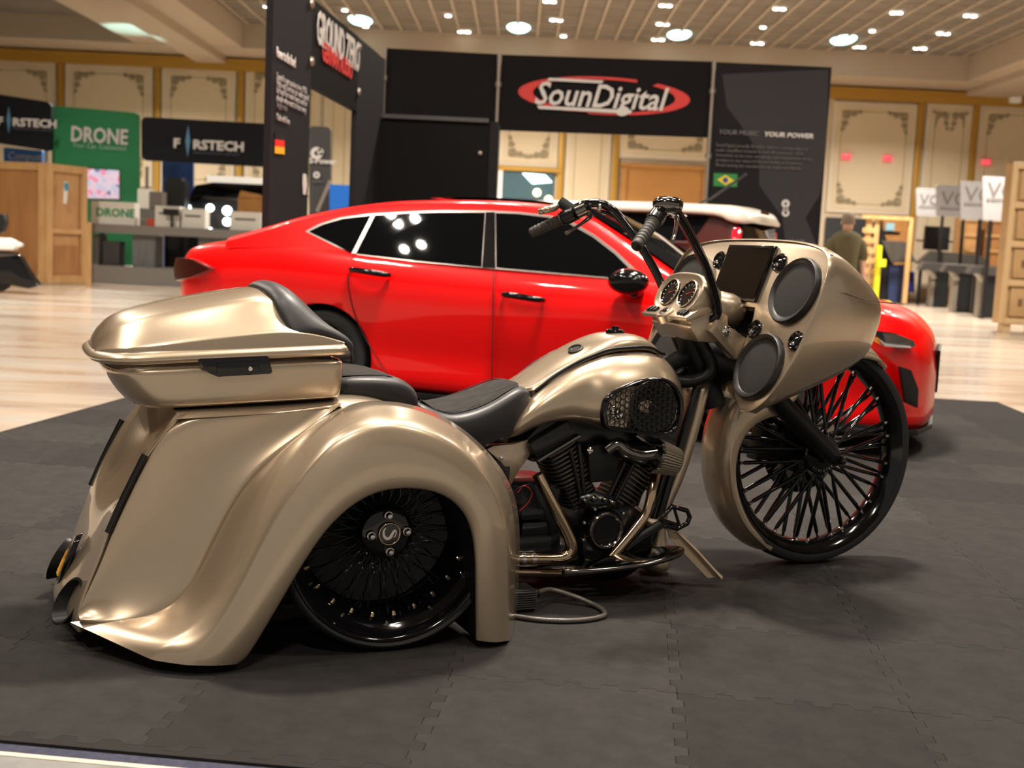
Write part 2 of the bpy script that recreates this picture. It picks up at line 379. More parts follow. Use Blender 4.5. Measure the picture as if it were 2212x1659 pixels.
# ---- foam mat of interlocking tiles
TS = .62; YAW = math.radians(-5.75)
mat_root = empty('foam_mat', (.484, 3.146, 0), YAW); tag(mat_root, 'black interlocking foam floor mat under the trike and red car', 'mat')
FOAM = [M('foam_%d' % i, c, rough=.92, var=(c2, 9, 8, (1, 1, 1)), bump=(330, .5, .004), spec=.25) for i, (c, c2) in enumerate((((.0145,.0135,.0130),(.0275,.0256,.0243)), ((.0190,.0177,.0168),(.0345,.0322,.0305)), ((.0115,.0108,.0105),(.0230,.0215,.0206))))]
for m_ in FOAM:
    for n_ in m_.node_tree.nodes:
        if n_.type == 'TEX_NOISE' and n_.inputs['Scale'].default_value < 100: n_.inputs['Roughness'].default_value = .82; n_.inputs['Detail'].default_value = 10
def foam_tile(kind):
    n = 12; pts = []; L = TS; st = L / n; a = .016
    def edge(flip):
        o = []
        for k in range(n):
            x = k * st; d = (a if k % 2 == 0 else -a) * (-1 if flip else 1)
            if k in (0, n - 1): d = 0 if k == 0 else 0
            o += [(x + .004, d), (x + st - .004, d)]
        return o
    e = edge(False); g = .0004
    bot = [(x, y) for x, y in e]; right = [(L + y, x) for x, y in e]; top = [(L - x, L + -(-y)) for x, y in reversed([(L - x, y) for x, y in e])]
    bot = [(x, y + g) for x, y in e]; right = [(L + y - g, x) for x, y in e]
    top = [(x, L + y - g) for x, y in reversed(e)]; left = [(y + g, x) for x, y in reversed(e)]
    poly = bot + right + top + left
    V = [Vector((x, y, 0)) for x, y in poly]
    bmv = V + [Vector((p.x, p.y, -.013)) for p in V]; m = len(V)
    cx, cy = L / 2, L / 2
    # slightly rounded rim
    inner = [Vector((cx + (p.x - cx) * (1-.0022), cy + (p.y - cy) * (1-.0022), 0)) for p in V]; rim = [Vector((p.x, p.y, -.0016)) for p in V]
    me = bpy.data.meshes.new('tile'); vs = inner + rim + [Vector((p.x, p.y, -.013)) for p in V]
    fs_ = [tuple(range(m))] + [(i, m + i, m + (i + 1) % m, (i + 1) % m) for i in range(m)] + [(m + i, 2 * m + i, 2 * m + (i + 1) % m, m + (i + 1) % m) for i in range(m)]
    me.from_pydata([tuple(p) for p in vs], [], fs_); me.materials.append(FOAM[kind]); return me
tmes = [foam_tile(k) for k in range(3)]
rng = random.Random(3)
for i in range(-6, 5):
    for j in range(-1, 13):
        k = 1 if (i + j) % 2 else 0
        if rng.random() < .25: k = 2
        if rng.random() < .1: k = 1 - min(k, 1)
        o = bpy.data.objects.new('tile', tmes[k]); link(o, mat_root); o.location = (i * TS, j * TS, 0)
EDGE = M('foam_edge', (.020,.0185,.018), rough=.92, bump=(330, .5, .004), spec=.25)
for a0, a1, b0, b1 in ((-6 * TS - .035, 5 * TS + .035, -TS - .036, -TS + .03), (-6 * TS - .035, -6 * TS + .03, -TS, 13 * TS + .035), (5 * TS - .03, 5 * TS + .035, -TS, 13 * TS + .035), (-6 * TS - .035, 5 * TS + .035, 13 * TS - .03, 13 * TS + .035)):
    wbox('edge_strip', a0, a1, b0, b1, -.0135, -.0006, EDGE, mat_root)
# strip of navy carpet, white line and pale aisle in front of the mat
def strip(name, d0, d1, z, mat, lab, cat):
    c, s = math.cos(YAW), math.sin(YAW); o = Vector((.484, 3.146, 0)); ex = Vector((c, s, 0)); ey = Vector((-s, c, 0))
    P = [o + ex * a + ey * b for a, b in ((-6.5, d0), (5, d0), (5, d1), (-6.5, d1))]
    ob = prism(name, [p + Vector((0, 0, z)) for p in P], (0, 0, -.004), mat); return tag(ob, lab, cat)
strip('carpet_runner', -.702, -.662, -.006, M('navy_carpet', (.030,.033,.062), rough=.95, bump=(300, .6, .004), var=((.05,.052,.085), 60, 4, (1, 1, 1))), 'navy carpet strip along the front edge of the mat', 'carpet')
strip('floor_tape', -.7205, -.7025, -.0055, M('cream_tape', (.62,.56,.42), rough=.6), 'thin cream tape line in the lower left corner', 'tape')
strip('aisle_carpet', -2.6, -.721, -.007, M('pale_aisle', (.19,.19,.185), rough=.9, var=((.24,.235,.225), 12, 5, (1, 1, 1)), bump=(120, .3, .004)), 'pale grey aisle floor in the lower left corner', 'floor covering')
# ================================================================== the trike
trike = empty('custom_trike', (-0.558, 3.909, 0.002), math.radians(23.3))
tag(trike, 'champagne gold custom three-wheeled motorcycle parked on the black foam mat', 'motorcycle')
def mir(rows): return [[Vector((p[0], -p[1], p[2])) for p in r] for r in rows]
def TT(seq): return [T(*p) for p in seq]

# ---- fender: rows run from the groove by the body over the crown to the wheel opening
FST = [  # (groove, crown, shoulder, opening edge)
 ((1112,1378,-.36),(1106,1384,-.54),(1094,1386,-.628),(1030,1385,-.635)),
 ((1118,1300,-.36),(1111,1303,-.54),(1097,1303,-.630),(1030,1303,-.638)),
 ((1124,1200,-.36),(1115,1205,-.53),(1098,1210,-.630),(1030,1222,-.640)),
 ((1122,1100,-.35),(1112,1115,-.52),(1094,1132,-.628),(1025,1160,-.640)),
 ((1098,1030,-.34),(1092,1042,-.51),(1072,1062,-.625),(1008,1112,-.640)),
 ((1042,960,-.33),(1047,976,-.49),(1030,1002,-.620),(974,1078,-.640)),
 ((978,910,-.32),(987,924,-.48),(976,954,-.615),(930,1061,-.640)),
 ((905,876,-.31),(912,888,-.46),(908,922,-.612),(876,1056,-.640)),
 ((818,864,-.31),(836,872,-.45),(838,910,-.610),(821,1063,-.640)),
 ((738,874,-.32),(764,884,-.46),(767,926,-.610),(770,1088,-.640)),
 ((655,938,-.35),(697,914,-.48),(706,962,-.610),(726,1126,-.640)),
 ((574,1000,-.365),(628,992,-.50),(648,1032,-.612),(689,1171,-.640)),
 ((514,1066,-.375),(574,1072,-.52),(602,1106,-.615),(651,1230,-.640)),
 ((462,1165,-.385),(526,1180,-.535),(556,1195,-.620),(611,1299,-.640)),
 ((414,1268,-.395),(476,1292,-.55),(510,1288,-.625),(571,1367,-.640)),
 ((352,1328,-.405),(408,1364,-.575),(462,1372,-.632),(543,1412,-.640)),
 ((240,1338,-.40),(350,1396,-.585),(425,1412,-.638),(530,1428,-.640)),
 ((153,1349,-.365),(330,1428,-.585),(418,1439,-.640),(518,1436,-.640)),
]
rows = []
for g, c, s, o in FST:
    g, c, s, o = T(*g), T(*c), T(*s), T(*o)
    if len(rows) > 8: g.y += .014
    m1 = (g + c) / 2; m2 = (s + o) / 2; m2.y = -0.650
    if 8 <= len(rows) <= 15: m1.y += 0.035
    lip = o.copy(); lip.y = -0.626
    sm = c.lerp(s, .72); sm += (sm - (g + o) / 2).normalized() * .006
    rows.append([g, m1, m1.lerp(c, .78), c, c.lerp(s, .22), sm, s, s.lerp(m2, .22), m2, o, lip])
liner = [[Vector((r[-1].x, y, r[-1].z)) for y in (-.627, -.50, -.36)] for r in rows]
def dbl(rr, t=.10): return [rr[0], [a.lerp(b, t) for a, b in zip(rr[0], rr[1])]] + rr[1:-1] + [[a.lerp(b, t) for a, b in zip(rr[-1], rr[-2])], rr[-1]]
rows = dbl(rows)
for side, rr in (('right', rows), ('left', mir(rows))):
    fd = grid('fender', rr, PAINT, trike, sub=3)
    fl_ = grid('fender_liner', liner if side == 'right' else mir(liner), SATIN, trike, sub=1)
    fd['label'] = 'wide %s rear fender flare around the wheel' % side

# ---- body tub: side panels, rear face, top deck
PANEL = [  # (top / rear edge, groove edge)
 ((738,872,-.30),(738,874,-.32)), ((655,884,-.325),(655,938,-.352)), ((562,892,-.335),(574,1000,-.367)),
 ((475,896,-.338),(514,1066,-.378)), ((405,900,-.338),(462,1165,-.388)), ((352,932,-.338),(430,1235,-.395)), ((314,986,-.337),(405,1282,-.398)),
 ((272,1072,-.337),(362,1322,-.408)), ((236,1150,-.337),(310,1350,-.42)), ((217,1212,-.337),(245,1352,-.415)), ((168,1322,-.337),(172,1340,-.385))]
HEM = {8: (285,1408,-.45), 9: (228,1386,-.43), 10: (153,1350,-.37)}
prow = []
for k, (a, b) in enumerate(PANEL):
    a, b = T(*a), T(*b); r = [a]
    for t in (.12, .4, .7, .9):
        p = a.lerp(b, t); p.y += 0.022 * math.sin(math.pi * t) * min(1, k / 3); r.append(p)
    r.append(b)
    r.append(b + (b - a) * (.10 if k else 0) + Vector((0, .035, -.02)))
    r.insert(0, a + (Vector((0, .05, 0)) if k < 5 else Vector((.035, .025, .01))))
    prow.append(r)
for pr in (prow, mir(prow)): grid('side_panel', pr, PAINT, trike, sub=3)
REAR = [ # Z, X at the edge, X at the centre, recess half width (0 = smooth bulge)
 (.665,-.560,-.440,.20),(.60,-.605,-.470,.205),(.545,-.648,-.530,.21),(.50,-.673,-.605,.215),(.45,-.698,-.645,.215),(.40,-.722,-.680,.20),(.35,-.742,-.722,.15),
 (.315,-.756,-.750,0),(.26,-.772,-.778,0),(.20,-.795,-.808,0),(.13,-.820,-.852,0),(.075,-.832,-.885,0),(.045,-.825,-.880,0)]
YC = [-.300,-.338,-.325,-.27,-.215,-.18,-.09,0,.09,.18,.215,.27,.325,.338,.300]
rr = []
for z, xe, xc, hw in REAR:
    r = []
    for yi, y in enumerate(YC):
        if yi in (0, len(YC) - 1): r.append(Vector((xe, y, z))); continue
        if hw: t = 1.0 if abs(y) < hw - .02 else (0.0 if abs(y) > hw + .02 else 0.5); x = xe + (xc - xe) * t
        else: x = xe + (xc - xe) * (1 - abs(y / .338) ** 1.25)
        r.append(Vector((x, y, z)))
    r[0].x += .04; r[-1].x += .04
    rr.append(r)
grid('rear_panel', rr, PAINT, trike, sub=2)
dk = []
for x, z, hw in ((-.565,.668,.335),(-.50,.672,.34),(-.35,.678,.335),(-.2,.685,.325),(-.06,.70,.31),(.04,.695,.30),(.14,.66,.29),(.26,.60,.27),(.36,.545,.24)):
    dk.append([Vector((x, y * hw, z - (.02 if abs(y) == 1 else 0))) for y in (-1, -.9, -.4, 0, .4, .9, 1)])
grid('body_deck', dk, PAINT, trike, sub=2)
for s in (-1, 1):
    a, b = T(313, 984, -.337), T(233, 1152, -.337); a.y *= -s; b.y *= -s
    tl = tube('tail_light_strip', [a, a.lerp(b, .5) + Vector((-.004, 0, -.003)), b], .0095, BLACK, trike, n=8, smoothn=9)
    tl['label'] = 'slim gloss black tail light strip'
    # slash cut exhaust outlet
    y0 = .245 * s; V = []; n = 28
    for x0, r_, sl in ((-.74, .050, 0), (-.82, .060, .2), (-.852, .068, .45), (-.854, .061, .45), (-.81, .054, .2), (-.74, .048, 0)):
        for k in range(n):
            an = 2 * math.pi * k / n; V.append(Vector((x0 + sl * r_ * math.sin(an) + sl * .055 * math.cos(an) * s, y0 + r_ * .60 * math.cos(an), .112 + r_ * math.sin(an))))
    e = MO('exhaust_tip', V, gridfaces(6, n, True), SATIN, trike, sharp=50); e['label'] = 'satin black oval exhaust outlet'
ba = [Vector(T(px, py, yy)) for px, py, yy in ((171,1166,0),(181,1192,-.03),(176,1212,-.03),(150,1252,-.03),(141,1236,0),(144,1218,.02),(166,1172,.02))]
bx = [Vector((-.853,-.028,.105)),Vector((-.838,-.036,.165)),Vector((-.812,-.028,.225)),Vector((-.800,0,.240)),Vector((-.812,.028,.225)),Vector((-.838,.036,.165)),Vector((-.853,.028,.105)),Vector((-.858,0,.085))]
bx = [p + Vector((-.012, 0, .004)) for p in bx]
bd = prism('rear_badge', bx, (.02, 0, .006), BLACK, trike, bev=.003); bd['label'] = 'black shield badge with orange flames'
c = sum(bx, Vector()) / 8
for k, (dy, h, wd) in enumerate(((-.016,.055,.006),(-.006,.085,.007),(.006,.075,.007),(.016,.05,.006))):
    ax = Vector((.052, 0, .135)).normalized(); sd = Vector((0, 1, 0)); b0 = c + sd * dy - ax * .045 + Vector((-.004, 0, -.001))
    prism('flame', [b0 - sd * wd, b0 + sd * wd, b0 + ax * h * .5 + sd * (wd * .3 + .004), b0 + ax * h + sd * .002, b0 + ax * h * .55 - sd * wd * .5], (-.004, 0, .001), FLAME, bd)

# ---- tour trunk
TLT = lambda x: .055 * (x + .4)
def plan(xf, xr, hw, z, n=15, ex=3.2):
    out = []
    L = xf - xr
    pts = [(xf, -t * hw) for t in (0, .5, .9)] + [(xf - .012, -hw * .985)] + [(xf - L * t, -hw) for t in (.1, .3, .5, .66)]
    cxr = xr + L * .24
    for k in range(1, 9):
        a = math.pi / 2 * k / 8; pts.append((cxr - (cxr - xr) * math.sin(a) ** (2 / ex), -hw * max(0, math.cos(a)) ** (2 / ex)))
    half = [Vector((x, y, z + TLT(x))) for x, y in pts]
    return half + [Vector((p.x, -p.y, p.z)) for p in reversed(half[1:-1])]
tb = grid('trunk_base', [plan(-.09,-.64,.25,.676), plan(-.078,-.668,.292,.680), plan(-.072,-.690,.304,.695), plan(-.070,-.722,.310,.735), plan(-.070,-.752,.313,.785), plan(-.070,-.765,.314,.818)], PAINT, trike, closec=True, caps=True, sub=2)
grid('trunk_rim', [plan(-.066,-.768,.312,.814), plan(-.060,-.790,.322,.815), plan(-.056,-.802,.330,.828), plan(-.060,-.792,.324,.842), plan(-.07,-.772,.31,.846)], PAINT, trike, closec=True, sub=2)
LX = [-.778,-.765,-.735,-.69,-.62,-.53,-.44,-.34,-.265,-.205,-.14,-.075]
LZT = [.845,.885,.925,.948,.967,.984,.997,1.010,1.014,.955,.905,.86]
LY2 = [.10,.12,.155,.175,.19,.20,.205,.21,.21,.215,.23,.24]
LZ2 = [.844,.872,.905,.926,.945,.960,.975,.988,.988,.930,.895,.857]
LY1 = [.155,.188,.243,.277,.290,.295,.297,.297,.297,.297,.297,.300]
LZ1 = [.843,.850,.857,.862,.869,.877,.883,.889,.892,.888,.876,.853]
LYB = [.16,.195,.25,.285,.298,.303,.305,.305,.305,.305,.305,.305]
lr = []
for i, x in enumerate(LX):
    t = TLT(x); h = [(LYB[i], .842), (LYB[i] - .006, .846), (LY1[i] + .002, LZ1[i] - .004), (LY1[i] - .004, LZ1[i] + .001), ((LY1[i] + LY2[i]) / 2 - .004, (LZ1[i] + LZ2[i]) / 2 - .004), (LY2[i] + .006, LZ2[i] - .008), (LY2[i] - .010, LZ2[i] + .002), (LY2[i] * .5, LZT[i] - .22 * (LZT[i] - LZ2[i])), (0, LZT[i])]
    r = [Vector((x, -y, z + t)) for y, z in h]; lr.append(r + [Vector((p.x, -p.y, p.z)) for p in reversed(r[:-1])])
grid('trunk_lid', lr, PAINT, trike, sub=2)
pd = []
for x, zt, z2, z1 in ((-.300,1.018,.994,.905),(-.255,1.040,1.016,.914),(-.20,1.012,.985,.918),(-.150,.955,.935,.908),(-.100,.905,.893,.885),(-.072,.872,.868,.866),(-.064,.850,.850,.850)):
    t = TLT(x); r = [(-.300, z1 - .03), (-.285, z1), (-.235, z2 - .008), (-.14, zt - .3 * (zt - z2)), (0, zt)]
    dx = [.07, .05, .02, .005, 0]
    r = [Vector((x + dx[k] * (1 if x < -.2 else .4), y, z + t)) for k, (y, z) in enumerate(r)]; pd.append(r + [Vector((p.x, -p.y, p.z)) for p in reversed(r[:-1])])
p = grid('backrest_pad', pd, LEATHER, trike, sub=2, solid=.02); p['label'] = 'dark grey leather backrest pad on the trunk'
la = [T(px, py, -.316) for px, py in ((425,778),(432,775),(574,769),(579,772),(587,804),(583,808),(470,815),(452,808),(436,794))]
lt = prism('trunk_latch', la, (0, -.012, 0), BLACK, trike, bev=.003); lt['label'] = 'gloss black latch plate'
prism('latch_lever', [T(px, py, -.327) for px, py in ((466,786),(560,781),(562,803),(468,809))], (0, -.006, 0), BLACK, lt, bev=.002)
lathe('lock', [(0, .008), (.006, .008), (.0075, .005), (.0075, 0)], T(540, 798, -.332), (0, -1, 0), CHROME, lt, seg=16)
tube('hinge_pin', [T(733, 764, -.31), T(742, 764, -.31)], .004, CHROME, trike, n=8)
# mounting rack under the trunk
for y in (-.12, .12): tube('rack_rail', [Vector((-.60, y, .668)), Vector((-.3, y, .672)), Vector((-.08, y, .682))], .009, BLACK, trike, n=8)

# ---- seats
def seat(name, prof, mat, lab):
    rr = []
    for x, zt, hw, dz in prof:
        h = [(hw * .92, zt - dz), (hw, zt - dz * .55), (hw * .97, zt - dz * .12), (hw * .78, zt - .002), (hw * .4, zt), (0, zt - .004)]
        r = [Vector((x, -y, z)) for y, z in h]; rr.append(r + [Vector((p.x, -p.y, p.z)) for p in reversed(r[:-1])])
    o = grid(name, rr, mat, trike, sub=2, caps=True); o['label'] = lab
    return o
rs = seat('rider_seat', [(.20,.66,.15,.10),(.225,.672,.18,.115),(.30,.625,.195,.11),(.38,.632,.19,.115),(.46,.656,.178,.13),(.53,.690,.160,.145),(.585,.713,.142,.145),(.625,.708,.125,.125),(.648,.680,.105,.09),(.655,.640,.085,.05)], LEATHER, 'dark grey leather rider seat with suede top')
ps = seat('passenger_seat', [(-.075,.735,.17,.08),(-.05,.752,.19,.085),(.03,.757,.20,.085),(.11,.753,.195,.09),(.165,.742,.185,.10),(.205,.715,.17,.09),(.225,.675,.15,.06)], LEATHER, 'dark grey leather passenger pad with suede top')
def inlay(parent, prof):
    rr = []
    for x, zt, hw in prof: rr.append([Vector((x, y * hw, zt + .0045 - .006 * (abs(y) == 1))) for y in (-1, -.93, -.5, 0, .5, .93, 1)])
    grid('suede_inlay', rr, SUEDE, parent, sub=2, caps=False)
inlay(rs, [(.235,.668,.12),(.30,.627,.145),(.38,.633,.145),(.46,.657,.135),(.53,.690,.118),(.575,.708,.100),(.597,.713,.075)])
inlay(ps, [(-.07,.743,.14),(-.04,.752,.155),(.03,.755,.16),(.08,.753,.155),(.115,.748,.145),(.135,.742,.125)])
for par, pts in ((rs, [(.235,.668,.124),(.30,.628,.149),(.38,.634,.149),(.46,.658,.139),(.53,.691,.121),(.575,.709,.103),(.60,.714,.07),(.605,.714,0)]), (ps, [(-.05,.750,.158),(.03,.755,.164),(.08,.753,.160),(.117,.748,.148),(.137,.742,.12),(.139,.742,0)])):
    half = [Vector((x, -y, z + .001)) for x, z, y in pts]; tube('piping', half + [Vector((p.x, -p.y, p.z)) for p in reversed(half[:-1])], .0022, LEATHER, par, n=6, smoothn=50)

# ---- fuel tank
TST = [ # bottom, low, side, upper, crest
 ((1078,953,-.09),(1084,947,-.125),(1096,928,-.13),(1108,905,-.115),(1122,880,-.08)),
 ((1118,951,-.11),(1122,940,-.155),(1136,903,-.17),(1146,875,-.15),(1157,847,-.11)),
 ((1165,922,-.13),(1166,913,-.175),(1176,878,-.185),(1186,848,-.17),(1202,813,-.12)),
 ((1228,912,-.13),(1230,903,-.188),(1236,862,-.196),(1242,823,-.182),(1252,784,-.125)),
 ((1270,920,-.14),(1270,908,-.195),(1272,866,-.200),(1280,815,-.192),(1288,769,-.128)),
 ((1302,929,-.15),(1302,918,-.222),(1305,868,-.236),(1312,808,-.205),(1318,759,-.13)),
 ((1360,938,-.15),(1362,929,-.228),(1366,868,-.246),(1366,803,-.207),(1366,754,-.13)),
 ((1420,943,-.14),(1427,931,-.220),(1432,868,-.240),(1422,803,-.20),(1404,754,-.12)),
 ((1462,936,-.12),(1470,922,-.180),(1478,865,-.195),(1463,805,-.165),(1426,766,-.10)),
 ((1474,915,-.04),(1482,902,-.09),(1487,862,-.10),(1470,802,-.085),(1434,768,-.05))]
tr = []
for st in TST:
    r = [T(*p) for p in st]; b = r[0].copy(); b.y *= .2; b.z += .01; t = r[-1].copy(); t.y *= .35; t.z -= .012
    r = [b] + r + [t]; tr.append(r + [Vector((p.x, -p.y, p.z)) for p in reversed(r)])
tank = grid('fuel_tank', tr, PAINT, trike, closec=True, caps=True, sub=3)
crest = [T(*s[-1]) for s in TST[1:]]
for s in (-1, 1): tube('tank_seam_strip', [Vector((p.x, p.y * -s, p.z + .004)) for p in crest], .0055, SATIN, trike, n=8, smoothn=40)
cs = []
topz = [(.60,.70),(.66,.735),(.74,.787),(.83,.836),(.90,.868),(.955,.888),(1.01,.894),(1.06,.890),(1.10,.876),(1.135,.850),(1.15,.835)]
cz = [(p.x, p.z, -p.y) for p in crest]
for x, z in topz:
    zc = interp(x, [c[0] for c in cz], [c[1] for c in cz]); yc = interp(x, [c[0] for c in cz], [c[2] for c in cz])
    h = [(yc - .002, zc - .004), (yc - .010, zc + (z - zc) * .55), (yc - .026, z - .008), (yc * .5, z - .001), (0, z)]
    r = [Vector((x, -y, zz)) for y, zz in h]; cs.append(r + [Vector((p.x, -p.y, p.z)) for p in reversed(r[:-1])])
con = grid('tank_console', cs, PAINT, trike, sub=2, caps=True); con['label'] = 'champagne dash console along the tank top'
lathe('filler_cap', [(0,.020),(.012,.020),(.014,.010),(.030,.008),(.034,.002),(.034,-.01)], (1.0, 0, .894), (0, 0, 1), BLACK, trike, seg=24)
fg = lathe('fuel_gauge', [(0,.004),(.018,.004),(.021,.009),(.027,.008),(.029,0),(.029,-.01)], T(1244, 757, -.045), (-.45, -.25, .9), SATIN, trike, seg=28)
lathe('gauge_lens', [(0,.0045),(.018,.0045)], T(1244, 757, -.045), (-.45, -.25, .9), LENS, fg, seg=24)
# speaker opening in the tank side
GP = [(1306,890),(1312,866),(1328,850),(1356,835),(1392,823),(1428,820),(1452,832),(1466,856),(1471,885),(1466,912),(1450,932),(1425,937),(1380,935),(1335,930),(1312,924),(1306,910)]
gp = cr([T(x, y, -.243) for x, y in GP + GP[:1]], 61)[:-1]
gc = sum(gp, Vector()) / len(gp)
def shr(k, y): return [Vector((gc.x + (p.x - gc.x) * k, y, gc.z + (p.z - gc.z) * k)) for p in gp]
grl = grid('grille_bezel', [shr(1.05,-.225), shr(1.045,-.251), shr(1.0,-.255), shr(.955,-.250), shr(.945,-.232)], BLACK, trike, closec=True)
grl['label'] = 'black bezel of the honeycomb speaker grille'
prism('grille_backing', shr(.95, -.222), (0, .004, 0), SATIN, grl)
hexV = []; rH = .0125
def inpoly(x, z, P):
    c = False; j = len(P) - 1
    for i in range(len(P)):
        if (P[i].z > z) != (P[j].z > z) and x < (P[j].x - P[i].x) * (z - P[i].z) / (P[j].z - P[i].z) + P[i].x: c = not c
        j = i
    return c
inn = shr(.95, -.24)
for i in range(-14, 15):
    for j in range(-10, 11):
        hx = gc.x + i * rH * 1.5; hz = gc.z + (j + .5 * (i % 2)) * rH * 1.732
        if not inpoly(hx, hz, inn): continue
        a = [Vector((hx + rH * math.cos(k * math.pi / 3), -.243, hz + rH * math.sin(k * math.pi / 3))) for k in range(6)]
        b = [Vector((hx + rH * .84 * math.cos(k * math.pi / 3), -.243, hz + rH * .84 * math.sin(k * math.pi / 3))) for k in range(6)]
        hexV.append((a + b + [p + Vector((0, .004, 0)) for p in b], [(k, (k + 1) % 6, 6 + (k + 1) % 6, 6 + k) for k in range(6)] + [(6 + k, 6 + (k + 1) % 6, 12 + (k + 1) % 6, 12 + k) for k in range(6)]))
v, f = join(hexV); hg = MO('honeycomb_mesh', v, f, SATIN, grl, smooth=False); hg['kind'] = 'stuff'
lathe('speaker_cone', [(0,.012),(.012,.012),(.016,.004),(.07,.010),(.085,.014),(.092,.012),(.092,0)], T(1408, 880, -.226), (0, -1, 0), SPKRING, grl, seg=32)
lathe('tweeter', [(0,.01),(.008,.010),(.012,.004),(.024,.006),(.028,.003),(.028,0)], T(1334, 890, -.226), (0, -1, 0), CHROME, grl, seg=24)
prism('chrome_plate', [T(x, y, -.2235) for x, y in ((1310,888),(1352,842),(1364,860),(1352,925),(1314,920))], (0, -.002, 0), M('warm_aluminium', (.5,.42,.32), rough=.3, metal=.9), grl)

# ---- frame cover under the seat and down-tube blade
for s_ in (-1, 1):
    P = [T(x, y, -.125) for x, y in ((1050,972),(1066,964),(1110,960),(1152,948),(1146,985),(1122,1018),(1104,1052),(1094,1040),(1086,1005))]
    if s_ > 0: P = [Vector((p.x, -p.y, p.z)) for p in P]
    fco = prism('frame_cover', P, (0, .03 * -s_, 0), PAINT, trike, bev=.008)
    c = T(1083, 990, -.127); c.y = .127 * s_; lathe('cover_bolt', [(0,.006),(.006,.005),(.007,0)], c, (0, s_, 0), CHROME, fco, seg=12)
bl = []
for l, r_, y in (((1500,838),(1556,800),.075),((1498,872),(1544,860),.075),((1482,935),(1524,930),.07),((1462,1000),(1504,1000),.065),((1436,1065),(1478,1068),.062),((1414,1115),(1450,1118),.062),((1408,1160),(1452,1165),.065),((1402,1205),(1462,1200),.075),((1400,1232),(1470,1222),.085),((1404,1246),(1464,1240),.080)):
    a, b = T(*l, -y), T(*r_, -y)
    mid = (a + b) / 2; hw = (b.x - a.x) / 2; z = mid.z
    bl.append([Vector((mid.x + hw * math.cos(t) * (1 if math.cos(t) > 0 else .9), -y * 1.0 * math.sin(t), z + (b.z - a.z) / 2 * math.cos(t))) for t in [2 * math.pi * k / 16 for k in range(16)]])
bo = grid('downtube_cover', bl, PAINT, trike, closec=True, caps=True, sub=2); bo['label'] = 'champagne blade covering the frame downtube and chin'
for s in (-1, 1):
    tube('frame_rail', [Vector((1.32, .06 * s, .70)), Vector((1.22, .085 * s, .40)), Vector((1.12, .10 * s, .12)), Vector((.95, .12 * s, .075)), Vector((.5, .13 * s, .075)), Vector((.2, .13 * s, .10))], .017, ENGBLK, trike, n=10, smoothn=30)
tube('backbone_tube', [Vector((.45, 0, .56)), Vector((.8, 0, .62)), Vector((1.15, 0, .74)), Vector((1.36, 0, .84))], .035, SATIN, trike, n=12, smoothn=16)
tube('axle_housing', [Vector((.012, -.46, .333)), Vector((.012, .46, .333))], .045, SATIN, trike, n=16)
tube('swingarm', [Vector((.45, -.10, .25)), Vector((.012, -.12, .333))], .03, SATIN, trike, n=10)
tube('swingarm', [Vector((.45, .10, .25)), Vector((.012, .12, .333))], .03, SATIN, trike, n=10)

for s_ in (-1, 1):
    MO('well_blackout_panel', [Vector((.012 + .33 * math.cos(a), .32 * s_, max(.10, .333 + .29 * math.sin(a)))) for a in [2 * math.pi * k / 32 for k in range(32)]], [tuple(range(32))], SATIN, trike, smooth=False)  # black panel added to shut out light from behind the wheel
